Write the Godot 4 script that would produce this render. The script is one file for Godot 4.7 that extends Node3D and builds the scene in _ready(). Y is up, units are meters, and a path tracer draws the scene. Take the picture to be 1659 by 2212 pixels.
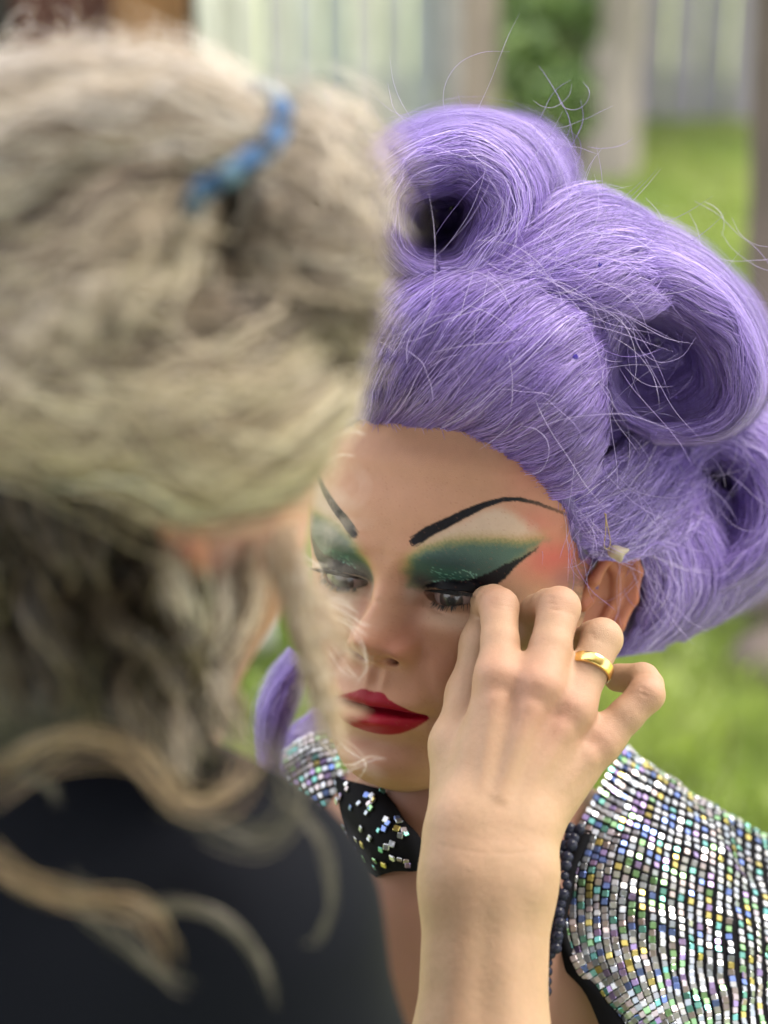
extends Node3D

# ---------------------------------------------------------------- lens and measures
# Photo coordinates run over a 1659 x 2212 sheet; P() turns one into a point of the place,
# "near" being millimetres in front of the plane 0.98 m from the lens.
const CAM_AT := Vector3(0, 1.62, 0)
const PITCH := -24.0
const FOCUS := 0.98
var T15 := tan(deg_to_rad(15.0))
var eye_right := Vector3.RIGHT
var eye_up := Vector3.UP
var eye_fwd := Vector3.FORWARD
var rng := RandomNumberGenerator.new()
var M := {}
var t_start := 0

func P(px: float, py: float, near: float) -> Vector3:
	var d := FOCUS - near * 0.001
	var k := d * T15 / 1106.0
	return CAM_AT + eye_right * ((px - 829.5) * k) + eye_up * ((1106.0 - py) * k) + eye_fwd * d

func PV(list: Array) -> PackedVector3Array:
	var out := PackedVector3Array()
	for i in range(0, list.size(), 3):
		out.append(P(list[i], list[i + 1], list[i + 2]))
	return out

func G(list: Array) -> Array:
	var out := []
	for l in list:
		out.append(PV(l))
	return out

func lin(r: float, g: float, b: float) -> Color:
	return Color(r / 255.0, g / 255.0, b / 255.0).srgb_to_linear()

func stamp(what: String) -> void:
	print(what, " ", Time.get_ticks_msec() - t_start, " ms")

# ---------------------------------------------------------------- materials
func mat(called: String, col: Color, rough := 0.6, vertex := false) -> StandardMaterial3D:
	var m := StandardMaterial3D.new()
	m.resource_name = called
	m.albedo_color = col
	m.roughness = rough
	m.vertex_color_use_as_albedo = vertex
	M[called] = m
	return m

func noise_tex(size: int, freq: float, oct: int, seed_: int, lo := 0.0, hi := 1.0, kind := FastNoiseLite.TYPE_SIMPLEX_SMOOTH) -> NoiseTexture2D:
	var n := FastNoiseLite.new()
	n.noise_type = kind
	n.seed = seed_
	n.frequency = freq
	n.fractal_octaves = oct
	var t := NoiseTexture2D.new()
	t.width = size
	t.height = size
	t.seamless = true
	t.noise = n
	var g := Gradient.new()
	g.set_color(0, Color(lo, lo, lo))
	g.set_color(1, Color(hi, hi, hi))
	t.color_ramp = g
	return t

func relief(m: StandardMaterial3D, t: Texture2D, cm: float, scale: float) -> void:
	m.heightmap_enabled = true
	m.heightmap_texture = t
	m.heightmap_scale = cm
	m.uv1_triplanar = true
	m.uv1_scale = Vector3.ONE * scale

# ---------------------------------------------------------------- nodes
var taken := {}
func numbered(called: String) -> String:
	taken[called] = taken.get(called, -1) + 1
	return called if taken[called] == 0 else "%s_%03d" % [called, taken[called]]

func thing(called: String, label: String, category: String, group := "") -> Node3D:
	var o := Node3D.new()
	o.name = numbered(called)
	add_child(o)
	tag(o, label, category, group)
	return o

func tag(o: Node, label: String, category: String, group := "") -> void:
	o.set_meta("label", label)
	o.set_meta("category", category)
	if group:
		o.set_meta("group", group)

func put(called: String, mesh: Mesh, m: Material, parent: Node = null) -> MeshInstance3D:
	var o := MeshInstance3D.new()
	o.mesh = mesh
	o.material_override = m
	if parent == null:
		o.name = numbered(called)
		add_child(o)
	else:
		o.name = called
		parent.add_child(o, true)
	return o

# ---------------------------------------------------------------- mesh buffers
class Buf:
	var v := PackedVector3Array()
	var n := PackedVector3Array()
	var c := PackedColorArray()
	var i := PackedInt32Array()
	func mesh() -> ArrayMesh:
		var a := []
		a.resize(Mesh.ARRAY_MAX)
		a[Mesh.ARRAY_VERTEX] = v
		a[Mesh.ARRAY_NORMAL] = n
		if c.size():
			a[Mesh.ARRAY_COLOR] = c
		a[Mesh.ARRAY_INDEX] = i
		var m := ArrayMesh.new()
		m.add_surface_from_arrays(Mesh.PRIMITIVE_TRIANGLES, a)
		return m
	func grid(pts: PackedVector3Array, nu: int, nv: int, cols: PackedColorArray, flip := false) -> void:
		# pts[u + v * nu]
		var base := v.size()
		v.append_array(pts)
		c.append_array(cols)
		for b in nv:
			for a in nu:
				var du := pts[mini(a + 1, nu - 1) + b * nu] - pts[maxi(a - 1, 0) + b * nu]
				var dv := pts[a + mini(b + 1, nv - 1) * nu] - pts[a + maxi(b - 1, 0) * nu]
				var k := du.cross(dv).normalized()
				n.append(-k if flip else k)
		for b in nv - 1:
			for a in nu - 1:
				var q := base + a + b * nu
				if flip:
					i.append_array([q, q + 1, q + nu, q + 1, q + nu + 1, q + nu])
				else:
					i.append_array([q, q + nu, q + 1, q + 1, q + nu, q + nu + 1])
	func tube(pts: PackedVector3Array, radii: PackedFloat32Array, sides: int, col: Color, caps := true) -> void:
		var m := pts.size()
		var base := v.size()
		var ref := Vector3(0.31, 0.77, 0.55)
		for k in m:
			var t := (pts[mini(k + 1, m - 1)] - pts[maxi(k - 1, 0)]).normalized()
			var s := t.cross(ref).normalized()
			var w := s.cross(t)
			ref = w
			for q in sides:
				var an := TAU * q / sides
				var d := s * cos(an) + w * sin(an)
				v.append(pts[k] + d * radii[k])
				n.append(d)
				c.append(col)
		for k in m - 1:
			for q in sides:
				var q2 := (q + 1) % sides
				var a := base + k * sides + q
				var b := base + k * sides + q2
				i.append_array([a, b, a + sides, b, b + sides, a + sides])
		if caps:
			for e in 2:
				var k := 0 if e == 0 else m - 1
				var t := (pts[1] - pts[0]).normalized() * -1.0 if e == 0 else (pts[m - 1] - pts[m - 2]).normalized()
				var mid := v.size()
				v.append(pts[k] + t * radii[k] * 0.5)
				n.append(t)
				c.append(col)
				for q in sides:
					var a := base + k * sides + q
					var b := base + k * sides + (q + 1) % sides
					if e == 0:
						i.append_array([mid, b, a])
					else:
						i.append_array([mid, a, b])

func cr(a: Vector3, b: Vector3, c: Vector3, d: Vector3, t: float) -> Vector3:
	return 0.5 * ((2.0 * b) + (c - a) * t + (2.0 * a - 5.0 * b + 4.0 * c - d) * t * t + (3.0 * b - a - 3.0 * c + d) * t * t * t)

func curve(p: PackedVector3Array, n: int) -> PackedVector3Array:
	var out := PackedVector3Array()
	var m := p.size() - 1
	for k in n:
		var f := float(k) / (n - 1) * m
		var s := mini(int(f), m - 1)
		var p0 := p[s - 1] if s > 0 else p[0] * 2.0 - p[1]
		var p3 := p[s + 2] if s + 2 <= m else p[m] * 2.0 - p[m - 1]
		out.append(cr(p0, p[s], p[s + 1], p3, f - s))
	return out

func spline(xs: Array, ys: Array, x: float) -> float:
	var m := xs.size() - 1
	if x <= xs[0]:
		return ys[0]
	if x >= xs[m]:
		return ys[m]
	var s := 0
	while x > xs[s + 1]:
		s += 1
	var h: float = xs[s + 1] - xs[s]
	var t: float = (x - xs[s]) / h
	var m0: float = (ys[s + 1] - ys[s - 1]) / (xs[s + 1] - xs[s - 1]) * h if s > 0 else ys[1] - ys[0]
	var m1: float = (ys[s + 2] - ys[s]) / (xs[s + 2] - xs[s]) * h if s + 2 <= m else ys[m] - ys[m - 1]
	var t2 := t * t
	var t3 := t2 * t
	return (2 * t3 - 3 * t2 + 1) * ys[s] + (t3 - 2 * t2 + t) * m0 + (-2 * t3 + 3 * t2) * ys[s + 1] + (t3 - t2) * m1

func table(xs: Array, ys: Array, lo: float, hi: float, n: int, soft_ := 0) -> PackedFloat32Array:
	var out := PackedFloat32Array()
	for k in n:
		out.append(spline(xs, ys, lo + (hi - lo) * k / (n - 1)))
	for pass_ in soft_:
		var was := out.duplicate()
		for k in range(1, n - 1):
			out[k] = (was[k - 1] + 2.0 * was[k] + was[k + 1]) * 0.25
	return out

# a sheet lofted through guide curves: returns grid[u + v * nu]
func loft(guides: Array, nu: int, nv: int) -> PackedVector3Array:
	var cs := []
	for g in guides:
		cs.append(curve(g, nu))
	var out := PackedVector3Array()
	out.resize(nu * nv)
	for u in nu:
		var row := PackedVector3Array()
		for g in cs:
			row.append(g[u])
		var r := curve(row, nv) if row.size() > 1 else row
		for v in nv:
			out[u + v * nu] = r[v]
	return out

func grid_normals(p: PackedVector3Array, nu: int, nv: int) -> PackedVector3Array:
	var out := PackedVector3Array()
	out.resize(nu * nv)
	for b in nv:
		for a in nu:
			var du := p[mini(a + 1, nu - 1) + b * nu] - p[maxi(a - 1, 0) + b * nu]
			var dv := p[a + mini(b + 1, nv - 1) * nu] - p[a + maxi(b - 1, 0) * nu]
			out[a + b * nu] = du.cross(dv).normalized()
	return out

# ---------------------------------------------------------------- soft bodies: tapered capsules joined smoothly, meshed as surface nets
# bones: [a, b, radius a, radius b, blend] in metres
func soft(buf: Buf, bones: Array, cell: float, paint: Callable, lo_cut := Vector3(-99, -99, -99)) -> void:
	var nb := bones.size()
	var A := PackedVector3Array()
	var D := PackedVector3Array()
	var L := PackedFloat32Array()
	var RA := PackedFloat32Array()
	var RB := PackedFloat32Array()
	var K := PackedFloat32Array()
	var lo := Vector3.ONE * 1e9
	var hi := -lo
	for b in bones:
		A.append(b[0])
		D.append(b[1] - b[0])
		L.append(1.0 / maxf((b[1] - b[0]).length_squared(), 1e-12))
		RA.append(b[2])
		RB.append(b[3] - b[2])
		K.append(b[4])
		var r := maxf(b[2], b[3]) + cell * 3.0
		for e in 2:
			lo = lo.min(b[e] - Vector3.ONE * r)
			hi = hi.max(b[e] + Vector3.ONE * r)
	lo = lo.max(lo_cut)
	var dim := ((hi - lo) / cell).ceil()
	var nx := (int(dim.x) / 8 + 1) * 8 + 1
	var ny := (int(dim.y) / 8 + 1) * 8 + 1
	var nz := (int(dim.z) / 8 + 1) * 8 + 1
	var S := PackedFloat32Array()
	S.resize(nx * ny * nz)
	S.fill(9.0)
	var ids := PackedInt32Array()
	ids.resize(nx * ny * nz)
	ids.fill(-1)
	var blocks := []
	var half := cell * 4.0
	var diag := half * 1.7321
	for bz in (nz - 1) / 8:
		for by in (ny - 1) / 8:
			for bx in (nx - 1) / 8:
				var mid := lo + Vector3(bx * 8 + 4, by * 8 + 4, bz * 8 + 4) * cell
				var near := PackedInt32Array()
				var least := 1e9
				for q in nb:
					var pa := mid - A[q]
					var h := clampf(pa.dot(D[q]) * L[q], 0.0, 1.0)
					var d := (pa - D[q] * h).length() - RA[q] - RB[q] * h
					least = minf(least, d)
					if d < diag + K[q] * 1.5 + cell:
						near.append(q)
				if near.is_empty() or least > diag + 0.02 or least < -diag - 0.004:
					continue
				blocks.append([bx, by, bz])
				for z in 9:
					for y in 9:
						for x in 9:
							var at: int = (bx * 8 + x) + nx * ((by * 8 + y) + ny * (bz * 8 + z))
							if S[at] < 9.0:
								continue
							var p := lo + Vector3(bx * 8 + x, by * 8 + y, bz * 8 + z) * cell
							var d := 8.0
							for q in near:
								var pa := p - A[q]
								var h := clampf(pa.dot(D[q]) * L[q], 0.0, 1.0)
								var e := (pa - D[q] * h).length() - RA[q] - RB[q] * h
								var k := K[q]
								var w := maxf(k - absf(d - e), 0.0) / k
								d = minf(d, e) - w * w * k * 0.25
							S[at] = d
	var first := buf.v.size()
	var offs := [0, 1, nx, nx + 1, nx * ny, nx * ny + 1, nx * ny + nx, nx * ny + nx + 1]
	var edges := [[0, 1], [2, 3], [4, 5], [6, 7], [0, 2], [1, 3], [4, 6], [5, 7], [0, 4], [1, 5], [2, 6], [3, 7]]
	var corner := [Vector3(0, 0, 0), Vector3(1, 0, 0), Vector3(0, 1, 0), Vector3(1, 1, 0), Vector3(0, 0, 1), Vector3(1, 0, 1), Vector3(0, 1, 1), Vector3(1, 1, 1)]
	var cells := PackedInt32Array()
	for b in blocks:
		for z in 8:
			for y in 8:
				for x in 8:
					var at: int = (b[0] * 8 + x) + nx * ((b[1] * 8 + y) + ny * (b[2] * 8 + z))
					var m := 0
					for q in 8:
						if S[at + offs[q]] < 0.0:
							m += 1
					if m == 0 or m == 8:
						continue
					var sum := Vector3.ZERO
					var cnt := 0
					for e in edges:
						var s0: float = S[at + offs[e[0]]]
						var s1: float = S[at + offs[e[1]]]
						if (s0 < 0.0) != (s1 < 0.0):
							var c0: Vector3 = corner[e[0]]
							sum += c0.lerp(corner[e[1]], s0 / (s0 - s1))
							cnt += 1
					sum /= cnt
					var g := Vector3(
						(S[at + 1] + S[at + offs[3]] + S[at + offs[5]] + S[at + offs[7]]) - (S[at] + S[at + offs[2]] + S[at + offs[4]] + S[at + offs[6]]),
						(S[at + offs[2]] + S[at + offs[3]] + S[at + offs[6]] + S[at + offs[7]]) - (S[at] + S[at + 1] + S[at + offs[4]] + S[at + offs[5]]),
						(S[at + offs[4]] + S[at + offs[5]] + S[at + offs[6]] + S[at + offs[7]]) - (S[at] + S[at + 1] + S[at + offs[2]] + S[at + offs[3]])).normalized()
					ids[at] = buf.v.size()
					var w := lo + (Vector3(b[0] * 8 + x, b[1] * 8 + y, b[2] * 8 + z) + sum) * cell
					buf.v.append(w)
					buf.n.append(g)
					cells.append(at)
	for at in cells:
		var s := S[at] < 0.0
		for ax in 3:
			var st: int = [1, nx, nx * ny][ax]
			if s == (S[at + st] < 0.0):
				continue
			var o1: int = [nx, nx * ny, 1][ax]
			var o2: int = [nx * ny, 1, nx][ax]
			var a := ids[at]
			var b := ids[at - o1]
			var c := ids[at - o2]
			var d := ids[at - o1 - o2]
			if a < 0 or b < 0 or c < 0 or d < 0:
				continue
			if s:
				buf.i.append_array([a, c, b, b, c, d])
			else:
				buf.i.append_array([a, b, c, b, d, c])
	# smooth the normals once over the triangles' shape, then paint
	for k in range(first, buf.v.size()):
		buf.c.append(paint.call(buf.v[k], buf.n[k]))

var clump := FastNoiseLite.new()
var cid := 0.0

# ---------------------------------------------------------------- hair: ribbons that follow a lofted sheet
func hair(buf: Buf, grid: PackedVector3Array, nu: int, nv: int, count: int, wide: float, lift: float, stray: float, cols: Array, opt := {}) -> void:
	var nrm := grid_normals(grid, nu, nv)
	var turn: float = opt.get("side", 1.0)
	var steps: int = opt.get("steps", 18)
	var v0: float = opt.get("v0", 0.0)
	var v1: float = opt.get("v1", 1.0)
	var full: float = opt.get("full", 0.7)
	var wave: float = opt.get("wave", 0.0)
	var drift: float = opt.get("drift", 0.06)
	var up: float = opt.get("up", 0.0002)
	var clumps: float = opt.get("clumps", 34.0)
	var contrast: float = opt.get("contrast", 0.25)
	cid += 7.0
	clump.frequency = 1.0
	for s in count:
		var vs := rng.randf_range(v0, v1)
		var ve := vs + rng.randfn(0.0, drift)
		var us := rng.randf() * 0.25 if rng.randf() > full else 0.0
		var ue := 1.0 - (rng.randf() * 0.25 if rng.randf() > full else 0.0)
		var off := absf(rng.randfn(0.0, 1.0)) * lift + up
		var w1 := rng.randf() * TAU
		var w2 := rng.randf_range(2.0, 7.0)
		var w3 := rng.randf() * TAU
		# neighbours share a tone, so that the hair parts into locks
		var tone := clump.get_noise_2d(vs * clumps, cid) * 1.5
		var pick := clampi(int((0.5 + 0.5 * tone) * cols.size() + rng.randfn(0.0, 0.9)), 0, cols.size() - 1)
		var col: Color = cols[pick]
		col = col * (rng.randf_range(0.8, 1.2) * maxf(0.25, 1.0 + contrast * tone))
		var wd := wide * rng.randf_range(0.6, 1.35)
		var base := buf.v.size()
		var cl := clump.get_noise_2d(vs * clumps * 0.6, cid + 50.0)
		off += maxf(0.0, cl) * lift * 1.6
		vs += clump.get_noise_2d(vs * clumps * 1.7, cid + 90.0) * 0.6 / clumps
		for k in steps:
			var t := float(k) / (steps - 1)
			var u := (us + (ue - us) * t) * (nu - 1)
			var v := clampf(vs + (ve - vs) * t, v0, v1) * (nv - 1.001)
			var iu := mini(int(u), nu - 2)
			var iv := mini(int(v), nv - 2)
			var fu := u - iu
			var fv := v - iv
			var q := iu + iv * nu
			var p := grid[q].lerp(grid[q + 1], fu).lerp(grid[q + nu].lerp(grid[q + nu + 1], fu), fv)
			var n := nrm[q].lerp(nrm[q + nu + 1], 0.5) * turn
			var du := (grid[q + 1] - grid[q])
			var sd := n.cross(du).normalized()
			n = n.normalized()
			var sw := sin(w1 + t * w2) * stray + sin(w3 + t * w2 * 3.1) * wave
			p += n * (off * (0.45 + 0.9 * sin(PI * clampf(t * 1.1, 0.0, 1.0))) + sin(w3 + t * w2 * 2.3) * wave * 0.6) + sd * sw
			var taper := wd * (0.35 + 0.65 * minf(1.0, 4.0 * minf(t, 1.0 - t) + 0.2))
			buf.v.append(p - sd * taper)
			buf.v.append(p + sd * taper)
			buf.n.append((n - sd * 0.8).normalized())
			buf.n.append((n + sd * 0.8).normalized())
			buf.c.append(col)
			buf.c.append(col)
			if k > 0:
				var b := base + k * 2
				buf.i.append_array([b - 2, b - 1, b, b, b - 1, b + 1])

# a single free strand through points, as a three-sided tube
func wisp(buf: Buf, pts: PackedVector3Array, r: float, col: Color, n := 22) -> void:
	var c := curve(pts, n)
	var rr := PackedFloat32Array()
	for k in n:
		var t := float(k) / (n - 1)
		rr.append(r * (0.25 + 0.75 * minf(1.0, 5.0 * minf(t + 0.05, 1.0 - t))))
	buf.tube(c, rr, 3, col, false)

# ---------------------------------------------------------------- the scene
func _ready() -> void:
	t_start = Time.get_ticks_msec()
	rng.seed = 20240611
	var pr := deg_to_rad(PITCH)
	eye_fwd = Vector3(0, sin(pr), -cos(pr))
	eye_up = Vector3(0, cos(pr), sin(pr))
	# camera
	var cam := Camera3D.new()
	cam.name = "camera"
	cam.position = CAM_AT
	cam.rotation.x = pr
	cam.fov = 30.0
	cam.near = 0.05
	cam.far = 200.0
	var lens := CameraAttributesPhysical.new()
	lens.frustum_focal_length = 60.0
	lens.exposure_aperture = 60.0 / 17.0
	lens.frustum_focus_distance = 0.935
	lens.frustum_near = 0.05
	lens.frustum_far = 200.0
	cam.attributes = lens
	add_child(cam)
	cam.fov = 30.0
	cam.near = 0.05
	cam.far = 200.0
	cam.current = true
	# overcast sky and a broad, soft sun
	var env := Environment.new()
	env.background_mode = Environment.BG_SKY
	var sky := Sky.new()
	var sm := ProceduralSkyMaterial.new()
	sm.sky_top_color = Color(0.90, 0.90, 0.92)
	sm.sky_horizon_color = Color(0.84, 0.84, 0.84)
	sm.sky_curve = 0.2
	sm.ground_bottom_color = Color(0.30, 0.33, 0.26)
	sm.ground_horizon_color = Color(0.55, 0.57, 0.52)
	sky.sky_material = sm
	env.sky = sky
	env.tonemap_mode = Environment.TONE_MAPPER_LINEAR
	env.tonemap_exposure = 4.0
	env.sdfgi_enabled = true
	env.ssao_enabled = true
	env.ssil_enabled = true
	var we := WorldEnvironment.new()
	we.name = "surroundings"
	we.environment = env
	add_child(we)
	var sun := DirectionalLight3D.new()
	sun.name = "sun"
	sun.light_energy = 0.5
	sun.light_angular_distance = 30.0
	sun.light_color = Color(1.0, 0.96, 0.9)
	sun.shadow_enabled = true
	add_child(sun)
	sun.look_at_from_position(Vector3(2.2, 3.4, -1.2), Vector3.ZERO)
	materials()
	place()
	stamp("place")
	subject()
	stamp("subject")
	artist()
	stamp("artist")

func materials() -> void:
	var pores := noise_tex(512, 0.09, 4, 3)
	var m := mat("face_skin", Color.WHITE, 0.56, true)
	m.metallic_specular = 0.35
	m.subsurf_scatter_enabled = true
	m.subsurf_scatter_strength = 0.08
	relief(m, pores, 0.018, 42.0)
	m = mat("hand_skin", Color.WHITE, 0.55, true)
	m.subsurf_scatter_enabled = true
	m.subsurf_scatter_strength = 0.06
	relief(m, pores, 0.03, 36.0)
	mat("purple_hair", Color.WHITE, 0.42, true)
	mat("blond_hair", Color.WHITE, 0.45, true)
	m = mat("eye", Color.WHITE, 0.12, true)
	m.clearcoat_enabled = true
	mat("lash", Color(0.02, 0.02, 0.022).linear_to_srgb(), 0.4)
	m = mat("gold", Color(0.83, 0.6, 0.22).linear_to_srgb(), 0.22)
	m.metallic = 1.0
	m = mat("black_shirt", Color(0.006, 0.007, 0.011).linear_to_srgb(), 0.8)
	m.metallic_specular = 0.18
	m = mat("black_cloth", Color(0.008, 0.008, 0.01).linear_to_srgb(), 0.85)
	m.metallic_specular = 0.15
	mat("band_cloth", Color.WHITE, 0.8, true)
	var hue := [[182, 184, 190], [164, 168, 178], [196, 198, 202], [152, 160, 170], [176, 166, 170], [110, 168, 164], [150, 132, 176], [186, 172, 104], [108, 128, 186], [136, 176, 132]]
	for k in 10:
		m = mat("sequin%d" % k, Color(hue[k][0] / 255.0, hue[k][1] / 255.0, hue[k][2] / 255.0), 0.28)
		m.metallic = 0.85
	m = mat("sequin_rest", Color.WHITE, 0.28, true)
	m.metallic = 0.85
	m = mat("bead", Color(0.02, 0.022, 0.04).linear_to_srgb(), 0.14)
	m.metallic_specular = 0.3
	m = mat("pin", Color(0.34, 0.25, 0.13).linear_to_srgb(), 0.4)
	m.metallic = 0.8
	mat("tape", Color(0.36, 0.30, 0.25).linear_to_srgb(), 0.6)
	mat("confetti", Color(0.05, 0.03, 0.28).linear_to_srgb(), 0.25)
	# garden
	m = mat("lawn", Color.WHITE, 0.95, true)
	m = mat("ground_dirt", Color(0.10, 0.12, 0.05).linear_to_srgb(), 0.95)
	m = mat("blade", Color.WHITE, 0.6, true)
	m.backlight_enabled = true
	m.backlight = Color(0.8, 0.9, 0.4)
	m = mat("leaf", Color.WHITE, 0.45, true)
	m.backlight_enabled = true
	m.backlight = Color(0.4, 0.5, 0.15)
	var grain := noise_tex(512, 0.02, 4, 8, 0.75, 1.0)
	for d in [["panel0", 182, 184, 184], ["panel1", 166, 172, 174], ["panel2", 192, 190, 188], ["grey0", 142, 138, 148], ["grey1", 134, 132, 140], ["grey2", 148, 144, 150], ["green_board", 62, 82, 66], ["brown_wood", 150, 136, 124], ["timber", 136, 98, 62], ["red_board", 74, 40, 32], ["dark_door", 40, 34, 32], ["white_frame", 214, 214, 204], ["pale_bark", 146, 138, 128], ["dark_bark", 98, 86, 80]]:
		m = mat(d[0], Color(d[1] / 255.0, d[2] / 255.0, d[3] / 255.0), 0.85)
		m.albedo_texture = grain
		m.uv1_triplanar = true
		m.uv1_scale = Vector3(3.0, 0.5, 3.0)

# ---------------------------------------------------------------- the head (millimetres in its own frame: x to the subject's left, y up, z forward)
var head_basis := Basis()
var head_at := Vector3.ZERO
var tW: PackedFloat32Array
var tF: PackedFloat32Array
var tB: PackedFloat32Array
var tNh: PackedFloat32Array
var tNw: PackedFloat32Array
var face_noise := FastNoiseLite.new()
const YLO := -116.0
const YHI := 122.0
const MX := -0.5

func head_setup() -> void:
	var yaw := deg_to_rad(-27.0)
	var pit := deg_to_rad(7.0)
	var rol := deg_to_rad(-5.0)
	var local := Basis(Vector3(0, 0, 1), rol) * Basis(Vector3(1, 0, 0), pit) * Basis(Vector3(0, 1, 0), yaw)
	var eye := Basis(eye_right, eye_up, -eye_fwd)
	head_basis = eye * local
	head_at = P(843, 1264, 20) - head_basis * Vector3(0, 0, 0.088)
	tW = table([-116, -112, -106, -98, -88, -75, -60, -40, -20, 0, 20, 45, 70, 90, 108, 118, 122], [6, 17, 29, 38, 46, 54, 61, 67, 71, 73, 74, 76, 74, 66, 48, 28, 8], YLO, YHI, 480, 160)
	tF = table([-116, -112, -107, -102, -96, -90, -84, -78, -70, -62, -51, -42, -30, -18, -5, 8, 22, 40, 60, 80, 100, 115, 122], [48, 62, 77, 87, 92, 93, 91.5, 91, 93.5, 95, 95, 92.5, 89, 88, 89, 93, 97.5, 97, 92, 82, 62, 36, 16], YLO, YHI, 480, 70)
	tB = table([-116, -80, -40, 0, 40, 80, 105, 118, 122], [0, -20, -50, -75, -88, -78, -50, -24, -4], YLO, YHI, 480, 160)
	tNh = table([-116, -43, -41, -39, -37, -35, -32, -28, -24, -19, -13, -6, 2, 10, 18, 122], [0, 0, 1.2, 4.5, 10, 15.5, 22.5, 28.5, 29.5, 26, 19, 12.5, 7, 3.5, 0.5, 0], YLO, YHI, 960)
	tNw = table([-116, -40, -34, -28, -22, -14, -6, 4, 12, 122], [9, 9, 10.5, 11.5, 11, 8.5, 7.5, 8.5, 12, 14], YLO, YHI, 480)
	face_noise.seed = 5
	face_noise.frequency = 0.11
	face_noise.fractal_octaves = 3

func look(t: PackedFloat32Array, y: float) -> float:
	var f := clampf((y - YLO) / (YHI - YLO), 0.0, 1.0) * (t.size() - 1)
	var k := mini(int(f), t.size() - 2)
	return lerpf(t[k], t[k + 1], f - k)

func bump(x: float, y: float, cx: float, cy: float, sx: float, sy: float) -> float:
	var a := (x - cx) / sx
	var b := (y - cy) / sy
	var e := a * a + b * b
	return exp(-e) if e < 9.0 else 0.0

# the opening of an eye, e = -1 .. 1 from the inner to the outer corner: [lower margin, upper margin]
func lids(e: float) -> Vector2:
	var a := maxf(0.0, 1.0 - e * e)
	var base := lerpf(-1.2, 1.0, (e + 1.0) * 0.5)
	return Vector2(base - 5.0 * pow(a, 0.7), base + 2.9 * pow(a, 0.6))

const EYE_X := 31.0
const EYE_Y := -1.0
const EYE_Z := 72.5
const EYE_HALF := 15.0

func face_dz(x: float, y: float, z0: float) -> float:
	var ax := absf(x)
	var dz := 0.0
	# brow, sockets, cheeks
	dz += 3.2 * bump(ax, y, 22, 16, 17, 7)
	dz -= 7.5 * bump(ax, y, 30, -1, 15, 10.5)
	dz -= 5.0 * bump(ax, y, 14.5, 0, 6, 9)
	dz += 3.6 * bump(ax, y, 46, -17, 18, 12)
	dz -= 2.0 * bump(ax, y, 52, -48, 16, 18)
	dz += 1.6 * bump(ax, y, 22, -17, 12, 6)
	# nose
	var nh := look(tNh, y)
	var nw := look(tNw, y)
	if ax < 26.0:
		dz += nh * exp(-pow(ax / nw, 2.3))
		dz += 10.5 * bump(ax, y, 14.2, -31.5, 5.2, 5.8)
		dz -= 2.0 * bump(ax, y, 20.0, -31, 2.4, 6)
		dz += 1.5 * bump(ax, y, 4.0, -24.5, 4, 4)
		dz -= 13.0 * bump(ax, y, 7.6, -36.4, 3.2, 1.9)
		dz += 2.0 * bump(ax, y, 0.0, -36.5, 2.4, 3.0)
	# fold from nose to mouth
	if y < -26.0 and y > -68.0:
		var fx := lerpf(19.0, 33.0, (-30.0 - y) / 34.0)
		dz -= 1.3 * exp(-pow((ax - fx) / 4.0, 2.0)) * smoothstep(-68.0, -56.0, y) * smoothstep(-26.0, -34.0, y)
	# mouth
	if y < -38.0 and y > -92.0:
		var mx := x - MX
		var m := absf(mx)
		var ends := maxf(0.0, 1.0 - pow(m / 27.0, 2.2))
		var line := mouth_line(mx)
		dz -= 1.7 * bump(mx, y, 0, -45.5, 2.6, 5.0)
		dz += 0.9 * bump(m, y, 4.6, -46.5, 2.2, 5.5)
		dz += 4.6 * ends * exp(-pow((y - line - 5.0) / 4.6, 2.0))
		dz += 5.6 * ends * exp(-pow((y - line + 5.8) / 4.8, 2.0))
		dz += 1.2 * bump(m, y, 7, line - 5.6, 6, 3.4)
		dz -= 9.0 * sqrt(ends) * exp(-pow((y - line) / 1.25, 2.0))
		dz -= 3.2 * bump(m, y, 28.5, -64, 4.5, 4.5)
		dz -= 2.6 * bump(mx, y, -1, -80.5, 15, 4.2)
	dz += 2.6 * bump(x, y, 0, -93, 13, 8)
	return dz

func mouth_line(mx: float) -> float:
	return -62.2 - 1.2 * pow(absf(mx) / 27.0, 2.0) + 0.8 * exp(-pow(mx / 5.0, 2.0)) * -1.0

# outline of the painted lips at mx: [lower edge, upper edge]
func lip_edge(mx: float) -> Vector2:
	var m := absf(mx) / 27.5
	if m >= 1.0:
		return Vector2(0, -999)
	var up := -63.6 + 12.4 * pow(1.0 - m, 0.85) - 1.9 * exp(-pow(mx / 3.4, 2.0)) + 0.6 * exp(-pow((absf(mx) - 6.0) / 3.0, 2.0))
	var lowe := -63.8 - 11.8 * pow(1.0 - pow(m, 2.1), 0.75)
	return Vector2(lowe, up)

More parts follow.
